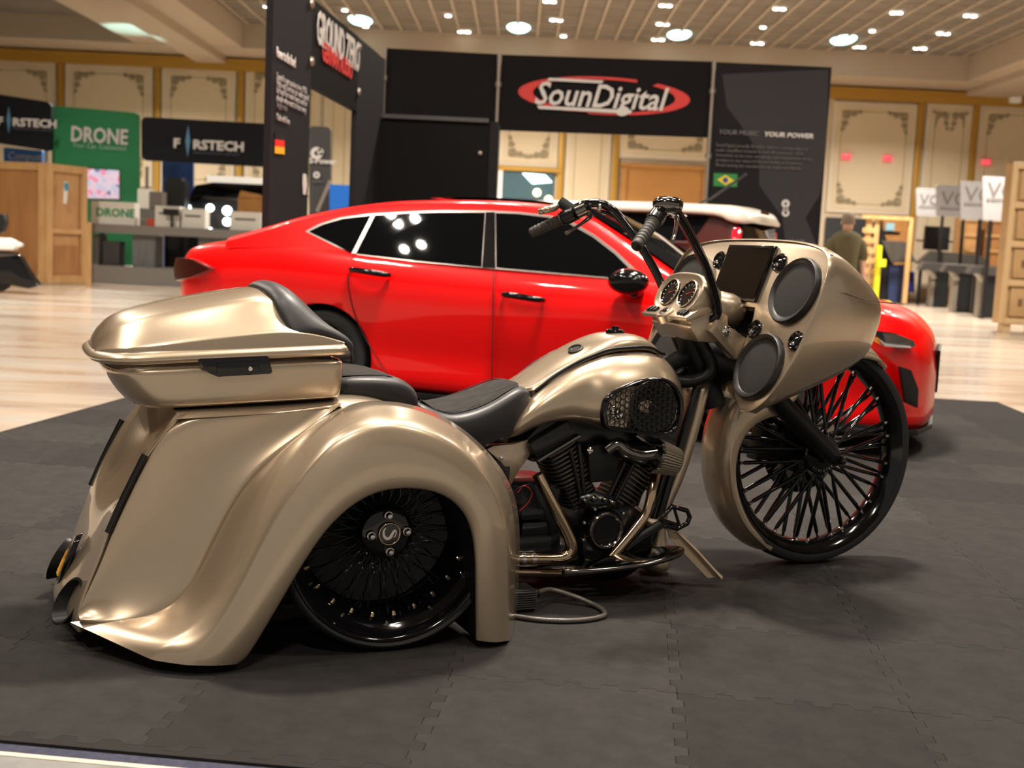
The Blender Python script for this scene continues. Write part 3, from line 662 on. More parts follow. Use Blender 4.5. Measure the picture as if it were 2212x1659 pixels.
# ---- rear wheels
def rear_wheel():
    wh = empty('rear_wheel', (.012, 0, .333), 0, trike)
    A = (0, -1, 0); R = .333
    lathe('tire', [(.285,.335),(.300,.34),(R-.018,.345),(R-.004,.36),(R,.40),(R,.555),(R-.004,.580),(R-.012,.592),(.316,.594),(.306,.574),(.300,.56),(.296,.35),(.285,.335)], (0,0,0), A, RUBBER, wh, seg=72)
    lathe('rim', [(.306,.575),(.3095,.580),(.306,.584),(.298,.580),(.294,.572),(.290,.548),(.270,.54),(.262,.52),(.257,.48),(.240,.45),(.238,.40),(.262,.37),(.300,.36)], (0,0,0), A, BLACK, wh, seg=72, sharp=60)
    lathe('wheel_blackout_disc', [(0,.385),(.20,.385),(.236,.40),(.238,.37),(.20,.35),(0,.35)], (0,0,0), A, SATIN, wh, seg=40)  # black backing disc added to keep the wheel interior dark
    hub = lathe('hub', [(0,.527),(.040,.527),(.068,.523),(.076,.517),(.078,.50),(.05,.48),(.05,.38),(0,.37)], (0,0,0), A, BLACK, wh, seg=48)
    cap = lathe('centre_cap', [(0,.536),(.0285,.536),(.0300,.538),(.0325,.538),(.034,.534),(.034,.525)], (0,0,0), A, BLACK, wh, seg=36)
    lathe('cap_ring', [(.0290,.5375),(.0302,.5392),(.0328,.5392),(.0338,.5375)], (0,0,0), A, WARMCHR, wh, seg=36, sharp=80)
    # S shaped emblem on the cap
    sp = [(-.012,.019),(-.018,.010),(-.017,-.004),(-.008,-.013),(.002,-.010),(.008,.000),(.014,.009),(.019,.007),(.019,-.003),(.013,-.010)]
    pts = cr([Vector((x, -.5375, z)) for x, z in sp], 40); V = []; wd = [.0012 + .0032 * math.sin(math.pi * min(1, k / 33)) for k in range(40)]
    for k, p in enumerate(pts):
        t = (pts[min(39, k + 1)] - pts[max(0, k - 1)]).normalized(); nn = Vector((-t.z, 0, t.x)); V += [p + nn * wd[k], p - nn * wd[k], p - nn * wd[k] + Vector((0, .003, 0)), p + nn * wd[k] + Vector((0, .003, 0))]
    MO('cap_emblem', V, gridfaces(40, 4, True), M('emblem_silver', (.75,.68,.62), rough=.3, metal=.6), wh, smooth=False)
    for k in range(4):
        an = math.radians(4 + 90 * k); lathe('lug_nut', [(0,.026),(.007,.025),(.0095,.019),(.010,.011),(.013,.010),(.0155,.004),(.0155,0)], (.054 * math.cos(an), -.525, .054 * math.sin(an)), A, DARKCHR if False else M('brushed_steel', (.55,.52,.5), rough=.25, metal=1), wh, seg=12)
    def spk(nm, p, q, r):
        v, f = tubegeo([p, p.lerp(q, .5), q], r, 6); return MO(nm, v, f, BLACK, wh)
    kinds = []
    for sgn in (-1, 1):
        for row, (yh, yr, rr_) in enumerate(((-.508,-.455,.241),(-.490,-.505,.259))):
            a1 = math.radians(17 if row == 0 else 11) * sgn
            kinds.append(spk('spoke', Vector((.077, yh, 0)), Vector((rr_ * math.cos(a1), yr, rr_ * math.sin(a1))), .0021))
    for i, s0 in enumerate(kinds):
        n = 24; off = (i % 2) * .5
        for k in range(n):
            o = s0 if k == 0 else s0.copy()
            if k: COL.objects.link(o); o.parent = wh
            o.rotation_euler = (0, 2 * math.pi * (k + off) / n, 0)
    gold = M('gold_nipple', (.75,.62,.38), rough=.2, metal=1)
    for rr_, y, n, off in ((.257,-.497,24,.5),(.272,-.535,12,0)):
        n0 = lathe('rim_bolt', [(0,.014),(.004,.0135),(.0065,.010),(.007,.004),(.008,0)], (0,0,0), (-1,0,0), gold if n == 24 else DARKCHR, wh, seg=8)
        for k in range(n):
            o = n0 if k == 0 else n0.copy()
            if k: COL.objects.link(o); o.parent = wh
            an = 2 * math.pi * (k + off) / n; o.location = (rr_ * math.cos(an), y, -rr_ * math.sin(an)); o.rotation_euler = (0, an, 0)
    return wh
rw = rear_wheel(); rw['label'] = 'right rear wire-spoke wheel in gloss black'
lw = copy_tree(rw, trike); lw.rotation_euler = (0, 0, math.pi); lw['label'] = 'left rear wire-spoke wheel in gloss black'

# ---- front wheel
fw = empty('front_wheel', (1.905, 0, .437), 0, trike); fw['label'] = 'tall black front wheel with fat spokes'
A = (0, 1, 0); R = .437
lathe('tire', [(.385,.050),(.395,.056),(.412,.058),(.426,.052),(.434,.036),(R,.012),(R,-.012),(.434,-.036),(.426,-.052),(.412,-.058),(.395,-.056),(.385,-.050)], (0,0,0), A, RUBBER, fw, seg=96)
lathe('rim', [(.392,-.054),(.394,-.058),(.390,-.060),(.384,-.056),(.372,-.048),(.362,-.034),(.354,-.024),(.348,0),(.354,.024),(.362,.034),(.372,.048),(.384,.056),(.390,.060),(.394,.058),(.392,.054)], (0,0,0), A, BLACK, fw, seg=96, sharp=60)
lathe('hub', [(0,-.085),(.028,-.085),(.032,-.075),(.034,-.066),(.075,-.060),(.080,-.054),(.080,-.046),(.042,-.040),(.038,0),(.042,.040),(.080,.046),(.080,.056),(.034,.062),(.030,.08),(0,.085)], (0,0,0), A, BLACK, fw, seg=48)
def spoke_turn(k, d, s): return math.radians(k * 360 / 13 + (0 if d > 0 else 16.15) + (0 if s < 0 else 6.9) + 5)
for s in (-1, 1):
    for d in (-1, 1):
        a1 = math.radians(15) * d
        q = Vector((.350 * math.cos(a1), .014 * s, .350 * math.sin(a1))); p0 = Vector((.071, .053 * s, 0))
        v, f = tubegeo([p0, p0.lerp(q, .12), p0.lerp(q, .3), p0.lerp(q, .93), p0.lerp(q, .95), q], [.004,.0045,.0082,.0082,.0055,.0055], 8)
        s0 = MO('spoke', v, f, BLACK, fw)
        for k in range(13):
            o = s0 if k == 0 else s0.copy()
            if k: COL.objects.link(o); o.parent = fw
            o.rotation_euler = (0, spoke_turn(k, d, s), 0)
nip = lathe('spoke_nipple', [(0,.014),(.004,.0135),(.007,.009),(.007,0)], (0,0,0), (-1,0,0), CHROME, fw, seg=8)
for k in range(26):
    o = nip if k == 0 else nip.copy()
    if k: COL.objects.link(o); o.parent = fw
    kk, d = divmod(k, 2); d = 1 if d else -1; an = spoke_turn(kk, d, -1) - math.radians(15) * d
    o.location = (.352 * math.cos(an), -.0185, -.352 * math.sin(an)); o.rotation_euler = (0, an, 0)
for k, ch in enumerate('SINISTER'):
    an = math.radians(232 + k * 11.5); c = Vector((.0635 * math.cos(an), -.0628, .0635 * math.sin(an))); rad = Vector((math.cos(an), 0, math.sin(an))); tan = Vector((-math.sin(an), 0, math.cos(an)))
    text('hub_lettering', ch, .013, c - tan * .004 - rad * .005 * -1, tan, -rad, M('lettering_grey', (.45,.43,.42), rough=.5), fw, ext=.0004)
lathe('brake_disc', [(.095,-.003),(.175,-.003),(.178,0),(.175,.003),(.095,.003),(.095,-.003)], (0,.082,0), A, DARKCHR, fw, seg=48)
lathe('disc_carrier', [(.03,-.004),(.10,-.004),(.10,.004),(.03,.004)], (0,.078,0), A, SATIN, fw, seg=24)
cal = box('brake_caliper', Vector((1.905 - .185, .085, .437 + .03)), (.075, .07, .15), SATIN, trike, rot=Matrix.Rotation(math.radians(10), 3, 'Y'), bev=.012)

# ---- front fender
fr_ = []
for a in np.linspace(50, 240, 30):
    ri = interp(a, [50,70,100,130,145,152,160,170,180,195,215,230,240], [.440,.40,.33,.27,.275,.325,.370,.402,.416,.420,.415,.410,.426])
    ro = interp(a, [50,60,90,140,180,215,232,240], [.450,.466,.478,.484,.484,.474,.456,.438])
    hw = interp(a, [50,60,90,140,200,230,240], [.055,.085,.100,.102,.100,.088,.07])
    ca, sa = math.cos(math.radians(a)), math.sin(math.radians(a))
    h = [(ri, hw * .93), (ri + (ro - ri) * .12, hw * .98), (ri + (ro - ri) * .55, hw), (ro - .035, hw * .97), (ro - .010, hw * .74), (ro, hw * .36)]
    prof = [(r, -y) for r, y in h] + [(ro + .003, 0)] + [(r, y) for r, y in reversed(h)]
    fr_.append([Vector((1.905 + r * ca, y, .437 + r * sa)) for r, y in prof])
ff = grid('front_fender', fr_, PAINT, trike, sub=2, solid=.006); ff['label'] = 'champagne front fender hugging the tall wheel'

# ---- fork, neck and triple clamp covers
FA = Vector((1.905, 0, .437))
for s in (-1, 1):
    y = .122 * s; lo = Vector((1.925, y, .42)); mid = Vector((1.66, y, .635)); hi = Vector((1.40, y, .90))
    tube('fork_leg', [lo, lo.lerp(mid, .1), lo.lerp(mid, .5), mid, mid.lerp(hi, .5), hi], [.024,.034,.037,.037,.029,.029], SATIN, trike, n=20)
    lathe('axle_nut', [(0,.02),(.012,.018),(.016,.01),(.018,0)], (1.915, .158 * s, .430), (0, s, 0), BLACK, trike, seg=12)
tube('front_axle', [Vector((1.905,-.155,.437)), Vector((1.905,.155,.437))], .012, SATIN, trike, n=10)
tube('steering_neck', [Vector((1.43,0,.63)), Vector((1.36,0,.78)), Vector((1.30,0,.90))], .05, SATIN, trike, n=16)
box('lower_triple_clamp', (1.475, 0, .80), (.13, .32, .05), SATIN, trike, rot=Matrix.Rotation(math.radians(38), 3, 'Y'), bev=.012)
for s in (-1, 1): tube('cable_bundle', [Vector((1.30,.08*s,.88)), Vector((1.36,.09*s,.77)), Vector((1.28,.06*s,.72)), Vector((1.15,.05*s,.74))], .022, SATIN, trike, n=10, smoothn=16)
# champagne riser cover: block below the gauge pod
def yprism(name, xz, hw, mat, parent, bev, taper=1.0):
    n = len(xz); V = [Vector((x, -hw, z)) for x, z in xz] + [Vector((x, hw * taper, z)) for x, z in xz]
    F = [tuple(range(n)), tuple(range(2 * n - 1, n - 1, -1))] + [(i, (i + 1) % n, n + (i + 1) % n, n + i) for i in range(n)]
    return MO(name, V, F, mat, parent, bev=bev, sharp=40)
rbo = yprism('riser_cover', [(1.235,.972),(1.222,.925),(1.262,.872),(1.335,.868),(1.385,.915),(1.380,.970),(1.31,.990)], .140, PAINT, trike, .010)
rbo['label'] = 'champagne cover carrying the gauges and switches'
sp0 = yprism('switch_panel', [(1.190,.958),(1.196,.944),(1.25,.958),(1.30,.985),(1.285,1.0),(1.245,.990)], .160, PAINT, trike, .006); sp0['label'] = 'champagne switch panel below the gauges'
for k in range(3):
    for s in (-1, 1): box('rocker_switch', (1.213 - .002 * k, (.085 + .021 * k) * s, .974), (.026, .013, .012), SATIN, sp0, rot=Matrix.Rotation(math.radians(-32), 3, 'Y'), bev=.002)
ig = lathe('ignition_boss', [(0,.014),(.030,.014),(.036,.008),(.038,-.02)], (1.203, .0, .962), (-.55, 0, .83), PAINT, trike, seg=28)
lathe('ignition_switch', [(0,.018),(.016,.017),(.02,.014)], (1.203, .0, .962), (-.55, 0, .83), DARKCHR, ig, seg=20)
# side arms of the upper clamp
for s in (-1, 1):
    P = [Vector((x, .168 * s, z)) for x, z in ((1.335,.985),(1.375,1.005),(1.56,.865),(1.545,.800),(1.52,.795),(1.33,.945))]
    if s < 0: P = [T(1531,716,-.165), T(1548,690,-.165), T(1560,694,-.165), T(1622,738,-.165), T(1592,780,-.165), T(1586,776,-.165), T(1538,722,-.165)]
    else: P = [Vector((p.x, -p.y, p.z)) for p in [T(1531,716,-.165), T(1548,690,-.165), T(1560,694,-.165), T(1622,738,-.165), T(1592,780,-.165), T(1586,776,-.165), T(1538,722,-.165)]]
    ar = prism('fork_cover', P, (0, .055 * -s, 0), PAINT, trike, bev=.008); ar['label'] = 'champagne fork cover plate with chrome bolt'
    c = T(1569, 716, -.168); c.y = .17 * s
    lathe('chrome_bolt', [(0,.014),(.007,.013),(.009,.008),(.015,.007),(.019,.003),(.019,0)], c, (0, s, 0), CHROME, ar, seg=20)
# headstock ball behind
lathe('headlight_bucket', [(0,.08),(.035,.076),(.058,.055),(.066,.02),(.062,-.05),(.045,-.08),(0,-.09)], (1.435, -.02, .985), (1, 0, -.2), PAINT, trike, seg=32)

# ---- gauge pod: oval housing facing the rider
gn = Vector((-.90, 0, .43)).normalized(); gu = Vector((.43, 0, .90)).normalized(); gy = Vector((0, 1, 0))
GC = Vector((1.262, 0, 1.035))
def oval(hw, hh, off, n=40, ex=2.9):
    o = []
    for k in range(n):
        a = 2 * math.pi * k / n; c, s = math.cos(a), math.sin(a)
        o.append(GC + gy * (hw * abs(c) ** (2 / ex) * (1 if c >= 0 else -1)) + gu * (hh * abs(s) ** (2 / ex) * (1 if s >= 0 else -1)) + gn * off)
    return o
gp_ = grid('gauge_pod', [oval(.13,.068,.008), oval(.138,.075,.014), oval(.148,.083,.015), oval(.154,.088,.006), oval(.150,.086,-.06), oval(.12,.075,-.105), oval(.05,.04,-.12)], PAINT, trike, closec=True, caps=True, sub=1)
gp_['label'] = 'champagne gauge pod with two round dials'
for s in (-1, 1):
    c = GC + gy * (.062 * s) + gn * .0085
    g = lathe('gauge_dial', [(0,.001),(.044,.001),(.048,.006),(.054,.006),(.056,.0),(.056,-.004)], c, gn, BLACK, gp_, seg=36)
    lathe('gauge_bezel', [(.049,.0055),(.0515,.009),(.055,.0055)], c, gn, PAINT, gp_, seg=36)
    u_ = (gu * .3 + gy * -.95).normalized(); nd = prism('gauge_needle', [c + gn * .003 - u_ * .008 + gu * .001, c + gn * .003 - u_ * .008 - gu * .001, c + gn * .003 + u_ * .034], gn * .001, NEEDLE, gp_)
    for k in range(11):
        an = math.radians(-40 + k * 26); d = gy * math.cos(an) + gu * math.sin(an); e = d.cross(gn)
        prism('dial_mark', [c + gn * .0022 + d * .034 + e * .001, c + gn * .0022 + d * .041 + e * .001, c + gn * .0022 + d * .041 - e * .001, c + gn * .0022 + d * .034 - e * .001], gn * .0006, WHITE, gp_)
    for k in range(2): lathe('indicator_lamp', [(0,.004),(.005,.003),(.006,0)], c + gu * -.052 + gy * (.012 * k - .03), gn, CHROME, gp_, seg=10)

# ---- handlebars
HBN = [T(*p) for p in ((1538,692,-.135),(1549,678,-.15),(1548,655,-.16),(1536,610,-.175),(1518,562,-.20),(1494,515,-.235),(1472,476,-.27),(1457,454,-.295),(1440,448,-.315),(1422,462,-.335),(1408,484,-.35))]
HBF = [T(*p) for p in ((1443,672,.135),(1446,664,.15),(1440,645,.16),(1422,600,.175),(1398,556,.20),(1370,512,.235),(1340,472,.27),(1316,450,.295),(1290,440,.315),(1252,446,.335),(1218,470,.35))]
def hb(s): return HBN if s < 0 else HBF
for s in (-1, 1):
    tube('handlebar', [Vector((1.335, .06 * s, .950))] + hb(s), .0165, BLACK, trike, n=14, smoothn=60)
    a, b = (T(1410,482,-.345), T(1374,534,-.425)) if s < 0 else (T(1214,474,.345), T(1146,505,.425)); d = (b - a).normalized()
    gr = tube('hand_grip', [a, a + d * .004, a + d * .01, b - d * .012, b - d * .004, b], [.024,.027,.0205,.0195,.019,.015], M('grip_rubber', (.05,.045,.042), rough=.6), trike, n=24)
    bx_, by_, _ = basis(d)
    for k in range(6):
        c = a.lerp(b, .2 + .12 * k); v, f = lathegeo([(.0203,-.004),(.0216,-.003),(.0216,.003),(.0203,.004)], c, d, 24); MO('grip_rib', v, f, M('grip_rubber'), gr)
    lathe('grip_cap', [(0,.003),(.014,.002),(.017,0)], b, d, SATIN, gr, seg=20)
    sw = tube('switch_housing', [a - d * .055, a - d * .052, a - d * .02, a - d * .004, a], [.022,.029,.030,.028,.02], ENGBLK, trike, n=20)
    v, f = boxgeo(a - d * .03 + Vector((-.02, 0, .01)), (.02,.02,.012)); MO('switch_button', v, f, SATIN, sw, smooth=False)
    # brake / clutch perch, lever, reservoir
    pc = a - d * .085; fwd = Vector((.75, .25 * s, -.3)).normalized()
    tube('lever_perch', [pc - d * .02, pc + d * .02], .026, CHROME if s < 0 else DARKCHR, trike, n=18)
    tube('control_lever', [pc + fwd * .02, pc + fwd * .055 + d * .005, pc + fwd * .072 + d * .05, pc + fwd * .085 + d * .105, pc + fwd * .09 + d * .135], [.010,.010,.007,.006,.0085], CHROME if s < 0 else DARKCHR, trike, n=10, smoothn=18)
    tube('bar_cable', [p + Vector((.012, 0, -.028)) for p in hb(s)[2:9]], .006, BLACK, trike, n=8, smoothn=40)
    for k in range(4 if s > 0 else 0):
        p = hb(s)[7].lerp(hb(s)[9], k / 3); v, f = lathegeo([(.0165,-.006),(.019,-.005),(.019,.005),(.0165,.006)], p, hb(s)[9] - hb(s)[7], 14); MO('bar_clamp', v, f, CHROME if k % 2 else SATIN, trike)
# brake fluid reservoir on the right, folded mirror on the left
c = T(1443, 442, -.31)
rv = grid('brake_reservoir', [[c + Vector((r * math.cos(a) * 1.35, r * math.sin(a), z)) for a in [2 * math.pi * k / 20 for k in range(20)]] for r, z in ((.02,-.03),(.036,-.026),(.042,-.005),(.040,.012),(.030,.022),(.012,.026))], DARKCHR, trike, closec=True, caps=True, sub=1)
rv['label'] = 'dark chrome brake fluid reservoir'
c = T(1185, 452, .36); mr = grid('folded_mirror', [[c + Vector((hx * math.cos(a), hx * .8 * math.sin(a), z + .3 * hx * math.cos(a))) for a in [2 * math.pi * k / 16 for k in range(16)]] for hx, z in ((.03,-.016),(.042,-.012),(.045,.004),(.038,.012),(.02,.014))], M('mirror_back_tan', (.45,.36,.27), rough=.2, metal=.8), trike, closec=True, caps=True, sub=1)
box('clutch_housing', T(1232, 452, .345), (.10, .05, .035), SATIN, trike, rot=Matrix.Rotation(math.radians(35), 3, 'Y') @ Matrix.Rotation(math.radians(-30), 3, 'Z'), bev=.008)

# ---- fairing
FX = lambda z: 1.497 + .37 * (z - 1.03)
half = [(0,1.246),(-.16,1.244),(-.31,1.238),(-.41,1.228),(-.455,1.205),(-.482,1.15),(-.498,1.03),(-.492,.91),(-.468,.79),(-.43,.70),(-.36,.650),(-.285,.650),(-.225,.69),(-.185,.76),(-.165,.86),(-.158,.96),(-.145,1.0),(0,1.003)]
full = [(y, z) for y, z in half] + [(-y, z) for y, z in reversed(half[1:-1])]
fn = Vector((-.938, 0, .347)); fu = Vector((.347, 0, .938))
def FP(y, z, off=0.0): return Vector((FX(z), y, z)) + fn * off
prism('fairing_face', [FP(y, z, -.02) for y, z in full], fn * .02, PAINT, trike, bev=.006)['label'] = 'champagne inner face of the fairing'
SH = [(-.012, [(0,1.250),(-.16,1.248),(-.31,1.242),(-.452,1.216),(-.494,1.155),(-.505,1.03),(-.498,.91),(-.474,.79),(-.435,.695),(-.36,.642),(-.28,.645)]),
      (.02, [(0,1.256),(-.16,1.253),(-.31,1.245),(-.455,1.218),(-.497,1.155),(-.508,1.03),(-.502,.91),(-.478,.79),(-.437,.695),(-.36,.642),(-.28,.645)]),
      (.13, [(0,1.238),(-.16,1.233),(-.30,1.222),(-.438,1.182),(-.477,1.12),(-.490,1.02),(-.485,.92),(-.460,.82),(-.415,.735),(-.34,.692),(-.25,.70)]),
      (.265, [(0,1.185),(-.15,1.180),(-.275,1.165),(-.402,1.118),(-.438,1.075),(-.454,1.01),(-.448,.93),(-.428,.85),(-.385,.785),(-.31,.750),(-.2,.76)]),
      (.355, [(0,1.135),(-.14,1.128),(-.245,1.112),(-.360,1.068),(-.395,1.035),(-.408,.995),(-.402,.94),(-.390,.87),(-.35,.825),(-.27,.80),(-.16,.805)]),
      (.383, [(0,1.105),(-.13,1.098),(-.225,1.085),(-.325,1.048),(-.352,1.022),(-.365,.99),(-.358,.94),(-.342,.885),(-.30,.845),(-.22,.825),(-.13,.83)]),
      (.392, [(0,1.06),(-.08,1.055),(-.14,1.045),(-.18,1.03),(-.2,1.01),(-.2,.98),(-.19,.95),(-.18,.92),(-.15,.90),(-.1,.89),(-.05,.89)])]
shr_ = []
for s, pts in SH:
    hh = [Vector((1.497 + s + .37 * (z - 1.03) * (1 - s / .62), y, z)) for y, z in pts]
    shr_.append(list(reversed(hh)) + [Vector((p.x, -p.y, p.z)) for p in hh[1:]])
fs = grid('fairing_shell', shr_, PAINT, trike, sub=3, solid=.006); fs['label'] = 'champagne outer fairing shell'
me_ = fs.data
# dark line along the fairing side, crease shadow put into its colour
for s in (-1, 1): tube('fairing_seam', [Vector((x, y * s, z)) for x, y, z in ((1.60,.50,1.075),(1.70,.472,1.055),(1.82,.43,1.045),(1.92,.385,1.04))], .0022, M('seam_shadow', (.12,.09,.06), rough=.5), trike, n=6, smoothn=16)
def disc(name, y, z, prof, mat, par, seg=48): return lathe(name, prof, FP(y, z), fn, mat, par, seg=seg)
for s in (-1, 1):
    for (yy, zz, nm) in ((.352,1.068,'upper'),(.312,.800,'lower')):
        sp_ = disc('speaker', yy * s, zz, [(.085,.012),(.100,.014),(.108,.022),(.117,.024),(.123,.016),(.124,0)], SPKRING, trike); sp_['label'] = '%s %s round fairing speaker' % (nm, 'right' if s < 0 else 'left')
        disc('speaker_cloth', yy * s, zz, [(0,.018),(.05,.0175),(.088,.015),(.101,.013)], SPKR, sp_)
    for (yy, zz) in ((.196,1.165),(.200,.925),(.455,.905)):
        t = disc('tweeter', yy * s, zz, [(0,.004),(.008,.012),(.014,.006),(.024,.008),(.030,.012),(.035,.008),(.036,0)], BLACK, trike, 28); t['label'] = 'small gloss black tweeter horn in the fairing'
        disc('tweeter_tip', yy * s, zz - .012, [(0,.020),(.006,.017),(.0085,.010)], CHROME, t, 12)
sf = prism('display_frame', [FP(y, z, .002) for y, z in ((-.152,1.222),(.152,1.222),(.146,1.018),(-.146,1.018))], fn * .012, BLACK, trike, bev=.003); sf['label'] = 'large dark touch display in the fairing'
prism('display_glass', [FP(y, z, .0142) for y, z in ((-.143,1.212),(.143,1.212),(.138,1.026),(-.138,1.026))], fn * .0015, SCREEN, sf)
lathe('display_button', [(0,.004),(.004,.003),(.005,0)], FP(-.147, 1.216, .0145), fn, CHROME, sf, seg=10)
prism('fairing_dark_backing', [FP(y, z, -.13) for y, z in ((-.30,1.02),(.30,1.02),(.26,.72),(-.26,.72))], fn * .01, SATIN, trike)  # black sheet added so the hollow behind the face is dark

prism('dark_gap_filler', [T(x, y, -.12) for x, y in ((1118,970),(1170,915),(1230,905),(1300,918),(1440,925),(1472,920),(1450,985),(1300,992),(1150,1000))], (0, .24, 0), ENGBLK, trike, bev=.01)  # black filler added to make the gap under the tank dark
box('oil_tank', (.47, 0, .36), (.24, .25, .22), ENGBLK, trike, bev=.03)
# ---- engine: two finned cylinders, crankcase, covers
def cyl(base, tip, rx, ry, nfin, nm):
    base, tip = Vector(base), Vector(tip); ax = (tip - base).normalized(); sd = Vector((0, 1, 0)); fwd = sd.cross(ax).normalized(); L = (tip - base).length
    core = box(nm, (base + tip) / 2, (rx * 1.55, ry * 1.5, L), ENGBLK, trike, rot=Matrix((fwd, sd, ax)).transposed(), bev=.02)
    parts = []; edge = []
    for k in range(nfin):
        c = base + ax * (L * (.06 + .88 * k / (nfin - 1))); kf = 1.0 if k > nfin * .35 else .86
        ring = [c + fwd * (rx * kf * math.copysign(abs(math.cos(a)) ** .6, math.cos(a))) + sd * (ry * kf * math.copysign(abs(math.sin(a)) ** .6, math.sin(a))) for a in [2 * math.pi * j / 24 for j in range(24)]]
        V = [p - ax * .0022 for p in ring] + [p + ax * .0022 for p in ring]
        parts.append((V, [tuple(range(24)), tuple(range(24, 48))] + [(j, (j + 1) % 24, 24 + (j + 1) % 24, 24 + j) for j in range(24)]))
    v, f = join(parts); MO('cooling_fins', v, f, FIN, core, smooth=False)
    return core, ax, fwd
Ye = -.04
c1, ax1, fw1 = cyl(T(1252,1085,-.08), T(1192,955,-.08), .072, .085, 15, 'rear_cylinder')
c2, ax2, fw2 = cyl(T(1322,1090,-.08), T(1400,962,-.08), .072, .085, 15, 'front_cylinder')
for (px, py, ax, fwd, w_) in ((1176, 945, ax1, fw1, .17), (1395, 945, ax2, fw2, .17)):
    c = T(px, py, -.08)
    rk = box('rocker_cover', c, (w_, .16, .075), ENGBLK, trike, rot=Matrix((fwd, Vector((0, 1, 0)), ax)).transposed(), bev=.018)
    box('rocker_trim', c - ax * .03 + Vector((0, -.03, 0)), (w_ * 1.04, .13, .012), DARKCHR, rk, rot=Matrix((fwd, Vector((0, 1, 0)), ax)).transposed(), bev=.004)
for (p, q) in (((1250,960),(1262,1075)), ((1232,975),(1255,1078)), ((1350,1000),(1310,1085)), ((1368,1005),(1325,1088))):
    tube('pushrod_tube', [T(*p, -.165), T(*q, -.165)], .0085, ENGBLK, trike, n=10)
lathe('crankcase', [(0,.17),(.10,.17),(.135,.155),(.15,.12),(.15,-.10),(.12,-.14),(0,-.14)], T(1290, 1150, 0), (0, -1, 0), ENGBLK, trike, seg=36)
box('sump', (.92, 0, .115), (.44, .26, .09), ENGBLK, trike, bev=.02)
cc = lathe('cam_cover', [(0,.012),(.050,.012),(.054,.016),(.066,.016),(.070,.010),(.074,.004),(.074,0)], T(1306, 1146, -.172), (0, -1, 0), BLACK, trike, seg=40)
lathe('cover_ring', [(.052,.0165),(.056,.020),(.062,.020),(.066,.0165)], T(1306, 1146, -.172), (0, -1, 0), DARKCHR, cc, seg=40)
for k in range(5):
    an = math.radians(200 - k * 40); lathe('cover_bolt', [(0,.012),(.005,.011),(.007,.006),(.007,0)], T(1306, 1146, -.172) + Vector((.088 * math.cos(an), .004, .088 * math.sin(an))), (0, -1, 0), CHROME, cc, seg=10)
tp_ = grid('tappet_block', [[T(x, y, Y) for x, y in ((1252,1075),(1290,1062),(1330,1075),(1340,1100),(1250,1100))] for Y in (-.14, -.185)], ENGBLK, trike, closec=True, caps=True)
for (px, py, r_) in ((1262,1082,.012),(1282,1078,.014),(1305,1080,.012),(1322,1086,.013)): lathe('tappet_bolt', [(0,.014),(r_*.5,.013),(r_*.8,.008),(r_,0)], T(px, py, -.186), (0, -1, 0), DARKCHR, tp_, seg=12)
# transmission and side covers
for k, (x0, y0, x1, y1, Y) in enumerate(((1122,1100,1175,1122,-.185),(1124,1128,1182,1158,-.175),(1118,1160,1188,1192,-.19))):
    a, b = T(x0, y0, Y), T(x1, y1, Y); box('gearbox_cover', (a + b) / 2 + Vector((0, .03, 0)), (abs(b.x - a.x), .09, abs(a.z - b.z)), ENGBLK if k != 1 else BLACK, trike, bev=.014)
box('gearbox', (.62, 0, .25), (.30, .26, .26), ENGBLK, trike, bev=.03)
tc_ = lathe('throttle_body', [(0,.03),(.03,.03),(.036,.02),(.036,-.06)], T(1296, 1010, -.11), (0, -1, 0), ENGBLK, trike, seg=20)
prism('intake_cover', [T(x, y, -.175) for x, y in ((1270,965),(1330,960),(1338,985),(1330,1040),(1276,1045))], (0, .03, 0), SATIN, trike, bev=.006)
lathe('chrome_bolt', [(0,.012),(.006,.011),(.010,.008),(.0135,.004),(.0135,0)], T(1275, 974, -.178), (0, -1, 0), CHROME, trike, seg=20)
tube('intake_tube', [T(1310,975,-.19), T(1335,960,-.20), T(1352,975,-.205), T(1380,985,-.205), T(1415,982,-.205)], [.020,.022,.026,.030,.032], DARKCHR, trike, n=18, smoothn=22)
a, b = T(1412, 985, -.205), T(1462, 1000, -.205); ax = (b - a).normalized(); bx1, by1, _ = basis(ax); V = []
for t, r_ in ((0,.055),(.05,.060),(.5,.054),(.94,.047),(1,.042)):
    for k in range(72): an = 2 * math.pi * k / 72; rr_ = r_ + (.0028 if k % 2 else -.0028); V.append(a.lerp(b, t) + (bx1 * math.cos(an) + by1 * math.sin(an)) * rr_)
af = MO('air_filter', V, gridfaces(5, 72, True) + [tuple(range(72)), tuple(range(288, 360))], FILTER, trike, smooth=False); af['label'] = 'pleated cone air filter'
tube('filter_clamp', [a + ax * -.004, a + ax * .010], .061, DARKCHR, af, n=28)
# exhaust pipes
tube('exhaust_pipe', [T(1162,1026,-.20), T(1178,1058,-.205), T(1208,1118,-.21), T(1228,1160,-.21), T(1234,1185,-.21), T(1222,1203,-.21), T(1195,1208,-.21), T(1150,1208,-.21), T(1105,1208,-.21), T(1060,1208,-.21)], .0205, WARMCHR, trike, n=20, smoothn=50)['label'] = 'chrome rear exhaust pipe coloured by warm reflections'
tube('exhaust_pipe', [T(1412,1010,-.15), T(1408,1060,-.19), T(1398,1105,-.20), T(1380,1135,-.205), T(1345,1178,-.205), T(1312,1215,-.20), T(1290,1232,-.19), T(1240,1238,-.18), T(1120,1236,-.18), T(1060,1236,-.18)], .0175, WARMCHR, trike, n=20, smoothn=60)['label'] = 'chrome front exhaust pipe coloured by warm reflections'
for px, py in ((1150,1208),(1128,1208)): tube('pipe_clamp', [T(px-4,py,-.21), T(px+4,py,-.21)], .023, CHROME, trike, n=20)
